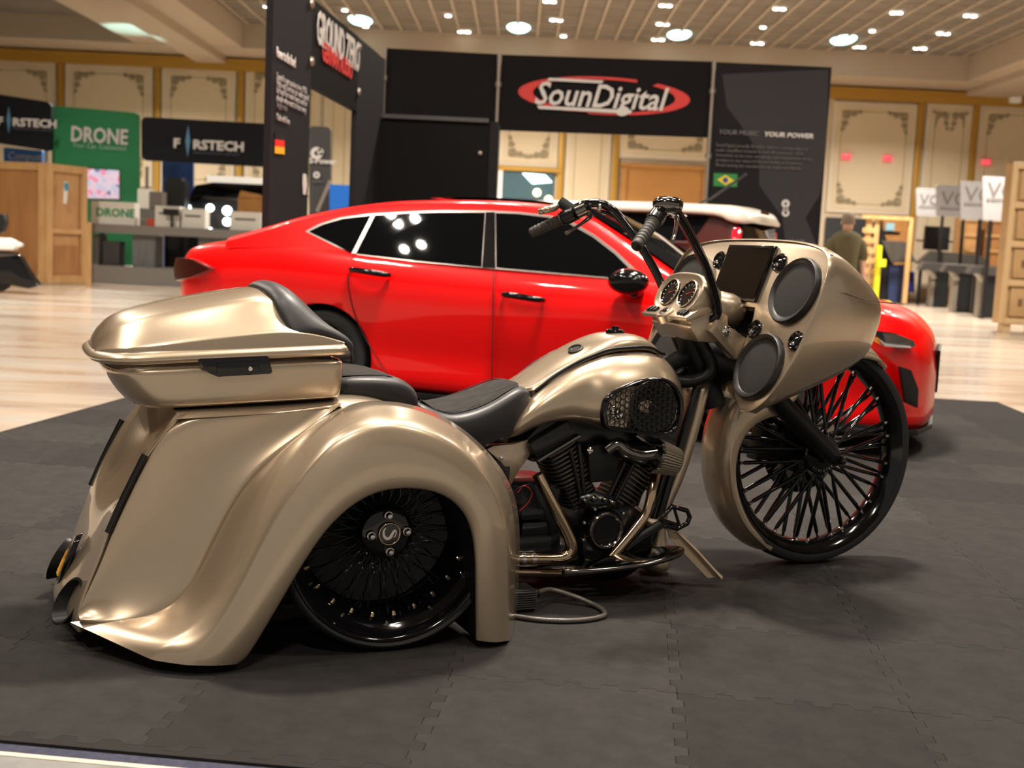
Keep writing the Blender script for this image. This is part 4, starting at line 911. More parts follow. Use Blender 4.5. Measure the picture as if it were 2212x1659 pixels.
tube('oil_line', [T(1440,1000,-.10), T(1425,1060,-.11), T(1405,1120,-.11)], .010, ENGBLK, trike, n=8)
# wires by the gearbox
for k in range(5):
    tube('wire', [T(1112+6*k,1062+3*k,-.2), T(1128+5*k,1052-2*k,-.205), T(1146+3*k,1062+4*k,-.2), T(1136+4*k,1085+3*k,-.195), T(1122,1102+3*k,-.19)], .0022, REDW if k == 1 else SATIN, trike, n=6, smoothn=18)
# floorboards, pedal, pegs
for s in (-1, 1):
    fbv = []
    for x, hw, zc in ((.70,.006,.106),(.73,.030,.109),(.82,.058,.117),(.92,.076,.127),(1.02,.080,.137),(1.11,.064,.150),(1.17,.026,.160)):
        h = [(-1, -.004), (-.97, .008), (-.5, .013), (.5, .013), (.97, .008), (1, -.004), (.8, -.020), (-.85, -.020)]
        fbv.append([Vector((x, s * (.275 + a_ * hw), zc + b_)) for a_, b_ in h])
    fb = grid('floorboard', fbv, DARKCHR if s < 0 else DARKCHR, trike, closec=True, caps=True, sub=2); fb['label'] = 'dark chrome wing-shaped rider floorboard'
    tube('floorboard_bracket', [Vector((.88,.23*s,.112)), Vector((.88,.10*s,.09))], .014, ENGBLK, trike, n=8)
    tube('floorboard_bracket', [Vector((1.05,.23*s,.128)), Vector((1.05,.10*s,.10))], .014, ENGBLK, trike, n=8)
tube('pedal_arm', [T(1352,1188,-.20), T(1385,1160,-.215), T(1420,1138,-.23), T(1436,1128,-.24)], [.010,.014,.017,.016], SATIN, trike, n=12, smoothn=14)
pf = [T(x, y, -.245) for x, y in ((1426,1122),(1452,1095),(1484,1104),(1490,1118),(1484,1132),(1462,1144),(1440,1136))]
pdl = tube('brake_pedal', pf, .009, BLACK, trike, n=8, closed=True); pdl['label'] = 'gloss black open-frame brake pedal'
tube('pedal_rib', [pf[1].lerp(pf[2], .1), pf[5].lerp(pf[4], .3)], .006, BLACK, pdl, n=8)
tube('pedal_rib', [pf[0], pf[4].lerp(pf[5], .5)], .006, BLACK, pdl, n=8)
IV = M('ivory_bracket', (.66,.52,.36), rough=.35, metal=.25)
st_ = [T(1398,1126,-.20), T(1412,1124,-.20), T(1430,1126,-.20), T(1442,1142,-.205), T(1455,1144,-.21), T(1500,1188,-.225), T(1552,1246,-.24)]
rr = [[p + Vector((-.004, .022, 0)), p + Vector((.004, -.022, 0))] for p in st_]
stn = grid('support_leg', rr, IV, trike, solid=.006, smooth=False); stn['label'] = 'ivory flat metal support leg reaching the mat'
gl = [T(1452,1148,-.19), T(1468,1152,-.19), T(1562,1248,-.20), T(1535,1248,-.21)]
prism('leg_gusset', [T(1440,1140,-.215), T(1458,1148,-.215), T(1562,1247,-.235), T(1528,1250,-.235), T(1448,1165,-.215)], (0, .006, 0), IV, stn)
# ================================================================== red sedan behind the trike
car = empty('red_sedan', (-2.444, 8.85, 0), math.atan2(-0.3342, 0.9425))
tag(car, 'bright red sports sedan with dark windows parked behind the trike', 'car')
CRED = M('red_car_paint', (.93,.0008,.0015), rough=.35, coat=.7, coat_rough=.05, spec=.2)
GLASS = M('tinted_car_glass', (.002,.0025,.003), rough=.02, spec=.28)
TRIMG = M('grey_window_trim', (.33,.29,.27), rough=.25, metal=.8)
LAMPR = M('tail_lamp_red', (.055,.002,.004), rough=.08, coat=1.0)
HEADL = M('headlamp_glass', (.025,.025,.026), rough=.05, coat=1.0, metal=.3)
AMBER = M('amber_reflector', (.8,.30,.02), rough=.2, coat=1.0)
CWID = 1.90
# X stations of the body shell: (X, inset of the plan at this station, sill z, belt z, deck z centre)
BS = [(-.36,.72,.46,.94,.97),(-.31,.50,.40,.98,1.02),(-.22,.28,.34,1.01,1.07),(-.08,.12,.27,1.045,1.12),(.08,.055,.24,1.07,1.15),(.3,.025,.22,1.10,1.17),(.7,.015,.20,1.12,1.20),(1.14,.0,.19,1.10,1.18),(1.7,.012,.17,1.068,1.1),(2.4,.02,.155,1.04,1.06),(3.1,.015,.155,1.015,1.03),(3.6,.005,.155,1.0,1.06),(3.95,.0,.16,.985,1.04),(4.2,.0,.17,.965,1.02),(4.6,.03,.17,.93,.985),(4.9,.10,.17,.88,.93),(5.08,.20,.17,.80,.87),(5.20,.36,.19,.69,.76),(5.25,.60,.24,.56,.62)]
def bsec(x, ins, zs, zb, zd):
    h = zb - zs; tx = .06 if .9 < x < 4.6 else .02
    pts = [(ins + .10, zs), (ins + .035, zs + .045), (ins + .030, zs + h * .28), (ins + .012, zs + h * .50), (ins + .0, zs + h * .72), (ins + .012, zs + h * .86), (ins + .07, zb), (ins + .16, zb + (zd - zb) * .55), (ins + .42, zb + (zd - zb) * .9), (CWID / 2, zd)]
    pts = [(min(y, CWID / 2 - .001 * (9 - i)), z) for i, (y, z) in enumerate(pts)]
    return [Vector((x, y, z)) for y, z in pts]
br = dense([bsec(*s) for s in BS], 150, 46)
br = [r + [Vector((p.x, CWID - p.y, p.z)) for p in reversed(r[:-1])] for r in br]
V = [p for r in br for p in r]; F = gridfaces(len(br), len(br[0]))
F += [tuple(range(len(br[0])))[::-1], tuple(range((len(br) - 1) * len(br[0]), len(V)))]
WHL = [(1.14, .345), (4.20, .345)]; AR = .392
def cutarch(V, F):
    inside = [any((p.x - wx) ** 2 + (p.z - wz) ** 2 < AR ** 2 for wx, wz in WHL) and (p.y < .33 or p.y > CWID - .33) and p.z < .78 for p in V]
    F2 = [f for f in F if not all(inside[i] for i in f)]
    used = {i for f in F2 for i in f}
    for i in used:
        if inside[i]:
            p = V[i]; wx, wz = min(WHL, key=lambda q: abs(q[0] - p.x)); d = Vector((p.x - wx, 0, p.z - wz)); d = d.normalized() * AR; V[i] = Vector((wx + d.x, p.y, wz + d.z))
    return F2
F = cutarch(V, F)
MO('body', V, F, CRED, car, sharp=50)
# greenhouse: roof and pillars
RX = [.30,.55,.85,1.15,1.5,1.9,2.3,2.65,2.9,3.2,3.45,3.72]
RZ = [1.175,1.25,1.345,1.415,1.47,1.495,1.50,1.485,1.45,1.30,1.16,1.0]
def zbelt(x): return interp(x, [s[0] for s in BS], [s[3] for s in BS])
gr = []
for x, zr in zip(RX, RZ):
    zb = zbelt(x) - .01; zr2 = max(zr - .035, zb + .012)
    yr = .07 + (zr2 - zb) * .50; z3 = max(zr, zb + .02)
    gr.append([Vector((x, y, z)) for y, z in ((.072, zb), (.07 + (zr2 - zb) * .25, zb + (zr2 - zb) * .5), (yr, zr2), (yr + .05, z3 - .008), (yr + .20, z3 + .008), (CWID / 2, z3 + .02))])
gr = dense(gr, 60, 16)
gr = [r + [Vector((p.x, CWID - p.y, p.z)) for p in reversed(r[:-1])] for r in gr]
grid('roof', gr, CRED, car, sharp=50)
def yside(x, z): return .07 + (z - (zbelt(x) - .01)) * .50
def sidepoly(name, pts, off, mat, th=.006, par=car, dn=0):
    P = [Vector((p.x, yside(p.x, p.z) - off, p.z)) for p in pts]
    return prism(name, P, (0, th, -th * .4), mat, par)
def KK(seq, Y=.16): return [K(px, py, Y) for px, py in seq]
dl = [(665,500),(690,484),(730,470),(790,461),(860,456),(940,453),(1040,453),(1110,456),(1180,464),(1225,476),(1280,506),(1330,541),(1385,588),(1400,608)]
bl_ = [(1400,609),(1200,592),(1065,581),(900,566),(770,550),(722,532)]
frame_pts = KK(dl, .17) + KK(bl_, .07)
sidepoly('window_surround', frame_pts, .004, TRIMG)
def inset(pts, k): c = sum(pts, Vector()) / len(pts); return [c + (p - c) * k for p in pts]
for nm, top, bot in (('quarter_window', [(674,500),(700,485),(740,472),(796,465)], [(758,546),(722,528)]), ('rear_door_window', [(806,465),(870,460),(940,458),(1038,458)], [(1040,576),(900,562),(770,547)]),
                     ('front_door_window', [(1062,459),(1110,461),(1176,469),(1222,482),(1278,512),(1330,549),(1378,592),(1386,603)], [(1200,588),(1072,577)])):
    P = KK(top, .17) + KK(bot, .07); w_ = sidepoly(nm, P, .010, GLASS)
    sidepoly(nm, [Vector((p.x, 0, p.z)) for p in P], .010, GLASS).name = nm if False else nm
# the same glass on the far side, mirrored
for o in [c for c in car.children if 'window' in c.name][:]:
    if o.name.split('.')[0] in ('quarter_window', 'rear_door_window', 'front_door_window') and o.name.endswith('.001'): bpy.data.objects.remove(o)
for o in [c for c in car.children if 'window' in c.name][:]:
    c = o.copy(); COL.objects.link(c); c.parent = car; c.scale = (1, -1, 1); c.location = (0, CWID, 0)
box('pillar_cover', (K(1052, 520, .12).x, 0, 0), (.001, .001, .001), BLACK, car) if False else None
sidepoly('pillar_trim', KK([(1040,457),(1060,457)], .17) + KK([(1070,578),(1042,577)], .07), .0115, BLACK)
sidepoly('pillar_trim', KK([(797,464),(805,464)], .17) + KK([(769,548),(760,547)], .07), .0115, TRIMG)
# windscreen, rear glass and roof panel
def sheet(name, rows, mat, off=(0, 0, .006)): return grid(name, [[p + Vector(off) for p in r] for r in rows], mat, car)
wr = []
for t in np.linspace(0.04, .93, 8):
    x = 2.86 + t * (3.70 - 2.86); z = interp(x, RX, RZ) + .018; y0 = .07 + (z - zbelt(x)) * .5 + .09
    wr.append([Vector((x, y0 + (CWID - 2 * y0) * u, z + .016 * math.sin(math.pi * u))) for u in np.linspace(0, 1, 9)])
sheet('windscreen', wr, GLASS)
wr = []
for t in np.linspace(0.05, .9, 8):
    x = .42 + t * (1.25 - .42); z = interp(x, RX, RZ) + .012; y0 = .07 + (z - zbelt(x)) * .5 + .16
    wr.append([Vector((x, y0 + (CWID - 2 * y0) * u, z + .014 * math.sin(math.pi * u))) for u in np.linspace(0, 1, 9)])
sheet('rear_glass', wr, GLASS)
sheet('roof_panel', [[Vector((x, y, interp(x, RX, RZ) + .020)) for y in (.45, .95, 1.45)] for x in (1.75, 2.0, 2.3, 2.6, 2.8)], GLASS, (0, 0, .006))
# door seams, handles, mirror
SEAM = M('door_gap_black', (.02,.002,.002), rough=.7)
def seam(pts, Y=-.001): tube('door_gap', [K(px, py, y) for px, py, y in pts], .004, SEAM, car, n=6, smoothn=20)
seam([(1067,580,.055),(1066,640,.004),(1064,740,.012),(1062,868,.045)]); seam([(762,550,.06),(752,610,.004),(770,690,.01),(812,770,.028),(842,815,.035)])
def handle(px0, py0, px1, py1):
    a, b = K(px0, py0, -.0), K(px1, py1, -.0); m = (a + b) / 2
    h = tube('door_handle', [a + Vector((0, .01, 0)), a.lerp(b, .12) + Vector((0, -.03, .004)), m + Vector((0, -.042, .004)), a.lerp(b, .88) + Vector((0, -.03, 0)), b + Vector((0, .01, 0))], [.014, .020, .022, .020, .014], BLACK, car, n=10, smoothn=16)
handle(755, 582, 842, 594); handle(1085, 636, 1174, 648)
mr_ = [[Vector((3.30 + dx, -.10 + dy * .1, 1.005) ) + Vector((hx * math.cos(a) * 1.0, 0, hz * math.sin(a))) for a in [2 * math.pi * k / 18 for k in range(18)]] for dx, dy, hx, hz in ((.03,.9,.06,.04),(.06,.7,.125,.078),(.08,.0,.145,.088),(.09,-.7,.135,.082),(.10,-1.1,.09,.055))]
mo = grid('wing_mirror', [[Vector((p.x, -.11 + (-.11 * (k - 2)) * .6, p.z)) for p in r] for k, r in enumerate(mr_)], BLACK, car, closec=True, caps=True, sub=1)
tube('mirror_stalk', [Vector((3.42, .06, .93)), Vector((3.40, -.05, .94))], .035, BLACK, car, n=10)
# lamps and front details
tl = prism('tail_lamp', [K(px, py, yy) for px, py, yy in ((398,557,.205),(430,560,.06),(472,582,-.005),(430,599,.05),(396,607,.195),(393,582,.225))], (-.035, -.06, 0), LAMPR, car, bev=.004)
tc2 = tl.copy(); COL.objects.link(tc2); tc2.parent = car; tc2.scale = (1, -1, 1); tc2.location = (0, CWID, 0)
hl = [(1880,712,.05),(1925,718,.10),(1968,735,.20),(1972,748,.22),(1940,752,.15),(1895,744,.07)]
h1 = prism('headlamp', [K(*p) for p in hl], (.02, -.03, 0), HEADL, car, bev=.004)
prism('daylight_blade', [K(*p) for p in ((1886,728,.03),(1904,742,.06),(1958,747,.17),(1958,750,.17),(1902,747,.06))], (.028, -.03, 0), WHITE, h1)
prism('amber_marker', [K(*p) for p in ((1872,714,.015),(1882,724,.02),(1896,744,.035),(1880,736,.02))], (.02, -.03, 0), AMBER, h1)
c2 = copy_tree(h1, car); c2.scale = (1, -1, 1); c2.location = (0, CWID, 0)
prism('front_grille', [Vector((5.235, y, z)) for y, z in ((.58,.66),(1.32,.66),(1.22,.38),(.68,.38))], (.03, 0, 0), SATIN, car, bev=.01)
prism('bumper_vent', [K(*p) for p in ((1938,790,.07),(1962,798,.12),(1978,840,.17),(1976,880,.18),(1950,868,.10))], (.02, -.035, 0), SATIN, car, bev=.006)
sp_ = prism('front_splitter', [Vector(p) for p in ((4.62,.05,.15),(5.00,.10,.14),(5.17,.30,.14),(5.25,.70,.14),(5.25,1.2,.14),(5.17,1.6,.14),(5.02,1.8,.14),(4.62,1.85,.15))], (0, 0, .035), SATIN, car, bev=.008)
for y in (.02, CWID - .06): prism('side_skirt', [Vector((x, y, z)) for x, z in ((1.56,.16),(3.78,.15),(3.80,.115),(1.56,.125))], (0, .04, 0), SATIN, car)
prism('rear_diffuser', [Vector((-.33, y, z)) for y, z in ((.4,.46),(1.5,.46),(1.4,.30),(.5,.30))], (.06, 0, 0), SATIN, car)
prism('floor_pan', [Vector(p) for p in ((.2,.1,.20),(5.0,.1,.18),(5.0,1.8,.18),(.2,1.8,.20))], (0, 0, .02), SATIN, car)
# seats glimpsed are left dark behind the tint; wheels
def carwheel(x, y, s):
    wv = empty('wheel', (x, y, .345), 0, car)
    lathe('tire', [(.245,-.11),(.26,-.118),(.30,-.122),(.33,-.112),(.345,-.085),(.345,.085),(.33,.112),(.30,.122),(.26,.118),(.245,.11)], (0,0,0), (0,1,0), RUBBER, wv, seg=56)
    lathe('rim', [(.252,-.112),(.256,-.118),(.25,-.12),(.238,-.105),(.23,-.05),(.23,.10),(.25,.11)], (0,0,0), (0,1,0), DARKCHR, wv, seg=48)
    for k in range(5):
        for d in (-.10, .10):
            an = 2 * math.pi * k / 5; sv = Vector((math.cos(an + d * .3) * .05, -.07 * s, math.sin(an + d * .3) * .05)); se = Vector((math.cos(an + d) * .235, -.10 * s, math.sin(an + d) * .235))
            tube('wheel_spoke', [sv, se], .016, DARKCHR, wv, n=6)
    lathe('hub', [(0,-.03),(.05,-.03),(.06,0),(.06,.05),(0,.05)], (0, -.06 * s, 0), (0, s, 0), DARKCHR, wv, seg=20)
    lathe('brake_disc', [(.05,-.01),(.17,-.01),(.17,.01),(.05,.01)], (0, .02, 0), (0,1,0), M('steel_disc', (.4,.4,.4), rough=.4, metal=1), wv, seg=28)
for x in (1.14, 4.20): carwheel(x, .145, 1); carwheel(x, CWID - .145, -1)
for x in (1.14, 4.20):
    for y0, y1 in ((.03, .45), (CWID - .45, CWID - .03)):
        v, f = lathegeo([(AR, y0), (AR - .005, y1), (.05, y1)], (x, 0, .345), (0, 1, 0), 30, 0, 2 * math.pi)
        keep = [q for q in f]; MO('wheel_liner', v, keep, SATIN, car)

# ================================================================== two-tone off-roader behind the sedan
SUVF = frame((2.04, 11.3), math.radians(180 - 25))   # X forward, origin under the rear right... near rear corner
suv = empty('two_tone_suv', (2.04, 11.3, 0), math.radians(155)); suv.scale = (.90, .90, .955); tag(suv, 'maroon off-roader with white roof parked behind the red sedan', 'car')
MAR = M('maroon_paint', (.075,.012,.008), rough=.25, coat=1.0)
SWH = M('white_roof_paint', (.74,.68,.58), rough=.3, coat=.6)
def su(px, py, Y=0.0): return inframe(SUVF, px, py, Y)
SW = -1.85   # the vehicle's width runs away from the camera along local -Y
def sec(x, ins, z0, zs, zb, zd, lean=.0):
    pts = [(ins + .12, z0), (ins + .02, z0 + .08), (ins, z0 + .35), (ins, zs), (ins + .03, zb), (ins + .12, zd), (.92, zd + .02)]
    return [Vector((x, -y, z)) for y, z in pts]
def fullsec(s): return s + [Vector((p.x, SW - p.y, p.z)) for p in reversed(s[:-1])]
bs = [(-.02,.20,.55,.9,1.15,1.20),(.06,.06,.48,.9,1.18,1.22),(.3,.02,.45,.9,1.19,1.22),(1.2,0,.42,.88,1.19,1.21),(2.4,0,.42,.86,1.17,1.19),(3.1,.0,.42,.84,1.15,1.20),(3.4,.01,.42,.84,1.12,1.18),(4.2,.04,.44,.82,1.06,1.12),(4.45,.12,.5,.8,1.0,1.06),(4.52,.3,.55,.8,.95,1.0)]
sb = [fullsec(r) for r in dense([sec(*s) for s in bs], 60, 20)]
grid('suv_body', sb, MAR, suv, caps=True, sharp=50)
us = [(.06,.14,1.18,1.3,1.68,1.71),(.16,.10,1.18,1.3,1.70,1.72),(1.2,.08,1.18,1.3,1.71,1.73),(2.3,.08,1.16,1.3,1.70,1.72),(2.62,.10,1.15,1.3,1.64,1.68),(2.98,.14,1.12,1.16,1.22,1.24)]
ub = [[Vector((x, -y, z)) for y, z in ((i_, z0), (i_ + .02, za), (i_ + .10, zb), (i_ + .2, zc), (.92, zc))] for x, i_, z0, za, zb, zc in us]
grid('suv_cabin', [r + [Vector((p.x, SW - p.y, p.z)) for p in reversed(r[:-1])] for r in ub], MAR, suv, caps=True, sharp=50)
rf = [(-.06,.26,1.60,1.66),(.02,.12,1.585,1.735),(.14,.095,1.60,1.765),(.35,.09,1.655,1.775),(1.2,.085,1.665,1.785),(2.2,.09,1.665,1.775),(2.55,.10,1.65,1.745),(2.72,.22,1.62,1.66)]
rr = [[Vector((x, -y, z)) for y, z in ((i_ + .05, z0), (i_, z0 + .015), (i_ + .01, z0 + (z1 - z0) * .6), (i_ + .07, z1 - .02), (i_ + .25, z1), (.92, z1 + .01))] for x, i_, z0, z1 in rf]
rr = dense(rr, 30, 14); grid('suv_roof', [r + [Vector((p.x, SW - p.y, p.z)) for p in reversed(r[:-1])] for r in rr], SWH, suv, caps=True, sharp=60)
def suvwin(nm, pts, mat=GLASS):
    return prism(nm, [Vector((x, -(.075 + (z - 1.18) * .19) + .012, z)) for x, z in pts], (0, -.02, 0), mat, suv, bev=.004)
suvwin('suv_side_window', [(.36,1.655),(.52,1.42),(.64,1.40),(1.92,1.40),(1.92,1.655)])
suvwin('suv_door_window', [(1.98,1.655),(1.98,1.40),(2.72,1.38),(2.62,1.56),(2.5,1.64)])
prism('suv_window_trim', [Vector((x, -.085, z)) for x, z in ((.55,1.375),(2.6,1.375),(2.6,1.392),(.55,1.392))], (0, .02, 0), TRIMG, suv)
prism('suv_rear_window', [Vector((-.02 + (z - 1.2) * .17, -y, z)) for y, z in ((.17,1.20),(.19,1.60),(.40,1.66),(1.45,1.66),(1.66,1.60),(1.68,1.20))], (-.035, 0, 0), GLASS, suv, bev=.006)
tlv = prism('suv_tail_lamp', [Vector((.09, -y, z)) for y, z in ((.03,.92),(.03,1.38),(.10,1.55),(.19,1.50),(.19,1.20),(.17,.92))], (-.09, 0, 0), M('bright_tail_red', (.75,.01,.03), rough=.1, coat=1), suv, bev=.02)
t2 = tlv.copy(); COL.objects.link(t2); t2.parent = suv; t2.scale = (1, -1, 1); t2.location = (0, SW, 0)
prism('suv_brake_light', [Vector((-.07, -y, z)) for y, z in ((.6,1.70),(.95,1.70),(.95,1.735),(.6,1.735))], (-.01, 0, 0), LAMPR, suv)
tube('suv_antenna', [Vector((.55, -.35, 1.78)), Vector((.42, -.35, 1.83)), Vector((.05, -.35, 2.08))], .012, SATIN, suv, n=6)
box('suv_bumper', (-.06, -.92, .58), (.16, 1.7, .22), SATIN, suv, bev=.03)
for x in (.75, 3.55):
    for y in (-.13, SW + .13):
        lathe('suv_wheel', [(0,-.06),(.2,-.08),(.24,-.11),(.36,-.12),(.395,-.09),(.395,.09),(.36,.12),(.24,.11),(0,.08)], (x, y, .395), (0, 1, 0), RUBBER, suv, seg=36)
# ================================================================== black trade-show booth walls
BOOTH = M('booth_black_fabric', (.0058,.0052,.0056), rough=.75, spec=.15, var=((.009,.0068,.0078), .6, 2, (1, 1, 1)))
BOOTHG = M('booth_charcoal_fabric', (.0105,.0098,.0120), rough=.75, spec=.2)
POLE = M('aluminium_pole', (.42,.37,.32), rough=.35, metal=.8)
INK = M('white_print', (.62,.60,.58), rough=.7)
INKD = M('grey_print', (.13,.12,.12), rough=.7)
REDI = M('red_print', (.60,.035,.03), rough=.6)
BY = 16.4
def bwall(name, pts, th, mat, lab, cat='display panel', group=None):
    o = prism(name, pts, th, mat); return tag(o, lab, cat, group)
TOPZ = 3.66
def bx_(px, py, y): return W(px, py, y=y)
# SounDigital header between two poles
hd = empty('sign_banner', (X(1310, BY, 290), BY, Z(1310, 292, BY))); tag(hd, 'black hanging banner with the white and red audio brand logo', 'banner')
def at(px, py, y, root): p = W(px, py, y=y); return Vector((p.x - root.location.x, p.y - root.location.y, p.z - root.location.z))
prism('banner_board', [at(px, py, BY, hd) for px, py in ((1084,118),(1538,133),(1529,297),(1075,281))], (0, .05, 0), BOOTH, hd)
def ell(cx, cy, a, b, rot, t0, t1, n=24): return [(cx + a * math.cos(t) * math.cos(rot) - b * math.sin(t) * math.sin(rot), cy + a * math.cos(t) * math.sin(rot) + b * math.sin(t) * math.cos(rot)) for t in np.linspace(t0, t1, n)]
def crescent(nm, outer, inner): prism(nm, [at(px, py, BY - .012, hd) for px, py in outer + list(reversed(inner))], (0, .01, 0), REDI, hd)
rt = .052; cx_, cy_ = 1305, 207
crescent('logo_left_swoosh', ell(cx_, cy_, 186, 41, rt, math.radians(100), math.radians(238)), ell(cx_ + 26, cy_ + 1, 180, 38, rt, math.radians(110), math.radians(226)))
crescent('logo_top_swoosh', ell(cx_, cy_, 186, 41, rt, math.radians(234), math.radians(292)), ell(cx_, cy_ + 3, 186, 38, rt, math.radians(236), math.radians(292)))
crescent('logo_right_swoosh', ell(cx_, cy_, 186, 41, rt, math.radians(-52), math.radians(112)), ell(cx_ - 26, cy_ - 2, 180, 38, rt, math.radians(-44), math.radians(108)))
p = at(1152, 224, BY - .03, hd); xd = Vector((1, 0, .0))
lg = text('logo_lettering', 'SounDigital', .425, p, (1, 0, -.006), (0, 0, 1), INK, hd, sx=.89, shear=.28, bold=.006, ext=.006)
prism('logo_bar', [at(px, py, BY - .03, hd) for px, py in ((1160,228),(1366,238),(1362,246),(1164,235))], (0, .01, 0), INK, hd)
prism('logo_bar', [at(px, py, BY - .03, hd) for px, py in ((1186,168),(1304,174),(1300,180),(1182,174))], (0, .01, 0), INK, hd)
for i, (px, py0, py1) in enumerate(((832,102,250),(1079,116,282),(1543,131,300))):
    a, b = W(px, py0, y=BY - .05), W(px - 6, py1, y=BY - .05)
    o = tube('truss_pole', [Vector((a.x, BY - .05, a.z)), Vector((a.x, BY - .05, 0))], .028, POLE, n=10)
    tag(o, ('aluminium pole at the left corner of the dark booth', 'aluminium pole left of the audio brand banner', 'aluminium pole right of the audio brand banner')[i], 'pole', 'booth poles')
    for zz in (a.z - .4, a.z - 1.25): lathe('pole_joint', [(.03,-.04),(.045,-.03),(.045,.03),(.03,.04)], (a.x, BY - .05, zz), (0,0,1), POLE, o, seg=12)
P0 = W(832, 104, y=BY)
bwall('booth_panel', [W(836,104,y=BY), W(1076,117,y=BY), W(1070,560,y=BY), W(820,560,y=BY)], (0, .05, 0), BOOTH, 'plain black wall panel left of the audio brand banner')
rp = empty('booth_panel', (X(1660, BY, 400), BY, 0)); tag(rp, 'tall dark panel with green flag and paragraph right of banner', 'display panel')
zt_ = Z(1660, 139, BY)
prism('panel_board', [Vector((at(1547, 134, BY, rp).x, 0, zt_)), Vector((at(1797, 143, BY, rp).x, 0, zt_)), Vector((at(1797, 143, BY, rp).x, 0, 0)), Vector((at(1547, 134, BY, rp).x, 0, 0))], (0, .05, 0), BOOTHG, rp)
prism('panel_artwork', [at(px, py, BY - .004, rp) for px, py in ((1560,160),(1790,150),(1785,300),(1772,420),(1740,470),(1760,520),(1770,560),(1700,560),(1690,470),(1640,400),(1640,330),(1600,270),(1570,230))], (0, .003, 0), M('panel_grey_art', (.022,.021,.026), rough=.75), rp)
def rtext(s, px, py, size, mat, bold=0, sx=1.0, shear=0, y=None, root=rp, d=(1, 0, 0), ext=.003):
    p = at(px, py, (BY - .02) if y is None else y, root); return text('print', s, size, p, d, (0, 0, 1), mat, root, sx=sx, shear=shear, bold=bold, ext=ext)
rtext('YOUR MUSIC', 1552, 289, .083, M('dim_print', (.20,.19,.19), rough=.7), sx=1.08, shear=.2)
rtext('YOUR POWER', 1650, 294, .083, INK, bold=.003, sx=1.22, shear=.2)
for k, s in enumerate(('SounDigital proudly Brazilian delivers cutting-edge car', 'audio amplifiers trusted in over 40 countries. With', 'innovation at its core, we design and manufacture every', 'product in our state-of-the-art facility in Southern', 'Brazil setting the standard in car audio worldwide.')):
    rtext(s, 1546, 316 + 10.7 * k, .062, INKD, sx=.92)
fgr = prism('flag_green', [at(px, py, BY - .015, rp) for px, py in ((1542,374),(1593,376),(1592,404),(1541,402))], (0, .01, 0), M('flag_green', (.02,.22,.05), rough=.6), rp)
prism('flag_diamond', [at(px, py, BY - .02, rp) for px, py in ((1549,388),(1567,378),(1586,390),(1567,400))], (0, .004, 0), M('flag_yellow', (.75,.55,.03), rough=.6), rp)
lathe('flag_disc', [(0,.004),(.036,.003),(.036,0)], at(1567, 389, BY - .021, rp), (0,-1,0), M('flag_blue', (.02,.05,.25), rough=.6), rp, seg=18)
for py, r in ((440,.055),(460,.05),(452,.035)): lathe('panel_icon', [(.02,.004),(r,.004),(r,0)], at(1697, py, BY - .012, rp), (0,-1,0), INK, rp, seg=18)
for i in range(4):
    for j in range(3): prism('panel_pixel', [at(1700 + i * 10 + a, 518 + j * 10 + b, BY - .012, rp) for a, b in ((0,0),(7,.3),(7,7.3),(0,7))], (0, .004, 0), INKD, rp)
# dark closet box in front of the wall
cb = tag(wbox('storage_closet', X(779, 15.35, 330), X(1056, 15.35, 330), 15.35, 16.2, 0, Z(900, 256, 15.35), M('closet_black', (.0042,.004,.0042), rough=.7, spec=.12)), 'plain black booth closet below the booth wall', 'booth closet')
box('closet_top_trim', ((X(772,15.35,256) + X(1056,15.35,256)) / 2, 15.33, Z(900, 254, 15.35)), (X(1056,15.35,256) - X(772,15.35,256), .05, .05), M('closet_trim', (.05,.048,.05), rough=.5), cb)
for px, py in ((773,322),(1037,331)): lathe('closet_clip', [(0,.02),(.02,.015),(.03,0)], W(px, py, y=15.33), (0,-1,0), POLE, cb, seg=10)
wbox('closet_return', X(1056, 15.35, 300), X(1056, 15.35, 300) + .12, 15.35, 16.2, 0, Z(1050, 262, 15.35), BOOTHG, cb)
# Ground Zero wing: panel in depth with header sign
def gz(px, py):   # a point on the wing's plane  X = -2.04 + 0.082 (y - 12.2)
    d = ray(px, py); k = .082; t = (-2.04 + k * (CC[1] - 12.2) - CC[0]) / (d[0] - k * d[1]); return Vector(CC + d * t)
gdir = Vector((.082, 1, 0)).normalized(); gn_ = Vector((gdir.y, -gdir.x, 0))
g0, g1, g2, g3 = gz(584, 300), gz(668, 300), gz(772, 200), gz(830, 200)
tw_ = empty('booth_panel', (g0.x, g0.y, 0)); tag(tw_, 'narrow dark column with small white text and German flag', 'display panel')
def gl(p): return Vector((p.x - g0.x, p.y - g0.y, p.z))
prism('column_board', [gl(Vector((q.x, q.y, z))) for q, z in ((g0, 3.75), (g1, 3.75), (g1, 0), (g0, 0))], gn_ * -.06, BOOTHG, tw_)
def gtext(s, px, py, size, mat, root_fn=None, bold=0, sx=1.0, par=None, loc0=None):
    p = gz(px, py) + gn_ * .015; return text('print', s, size, (p.x - par.location.x, p.y - par.location.y, p.z), gdir, (0, 0, 1), mat, par, sx=sx, bold=bold, ext=.002)
gtext('Power to the floor!', 594, 122, .125, INK, par=tw_, bold=.002, sx=.62)
for k, (s, py) in enumerate((('Sound is our passion since 1995:', 170), ('High-end German car audio tuned', 185), ('by hand for music lovers and for', 200), ('people who want to hear every', 216), ('single note', 231))): gtext(s, 594, py, .085, INKD if k > 3 else M('mid_print', (.33,.32,.31), rough=.7), par=tw_, sx=.92)
gtext('Made with love', 594, 258, .085, M('mid_print'), par=tw_, sx=.8)
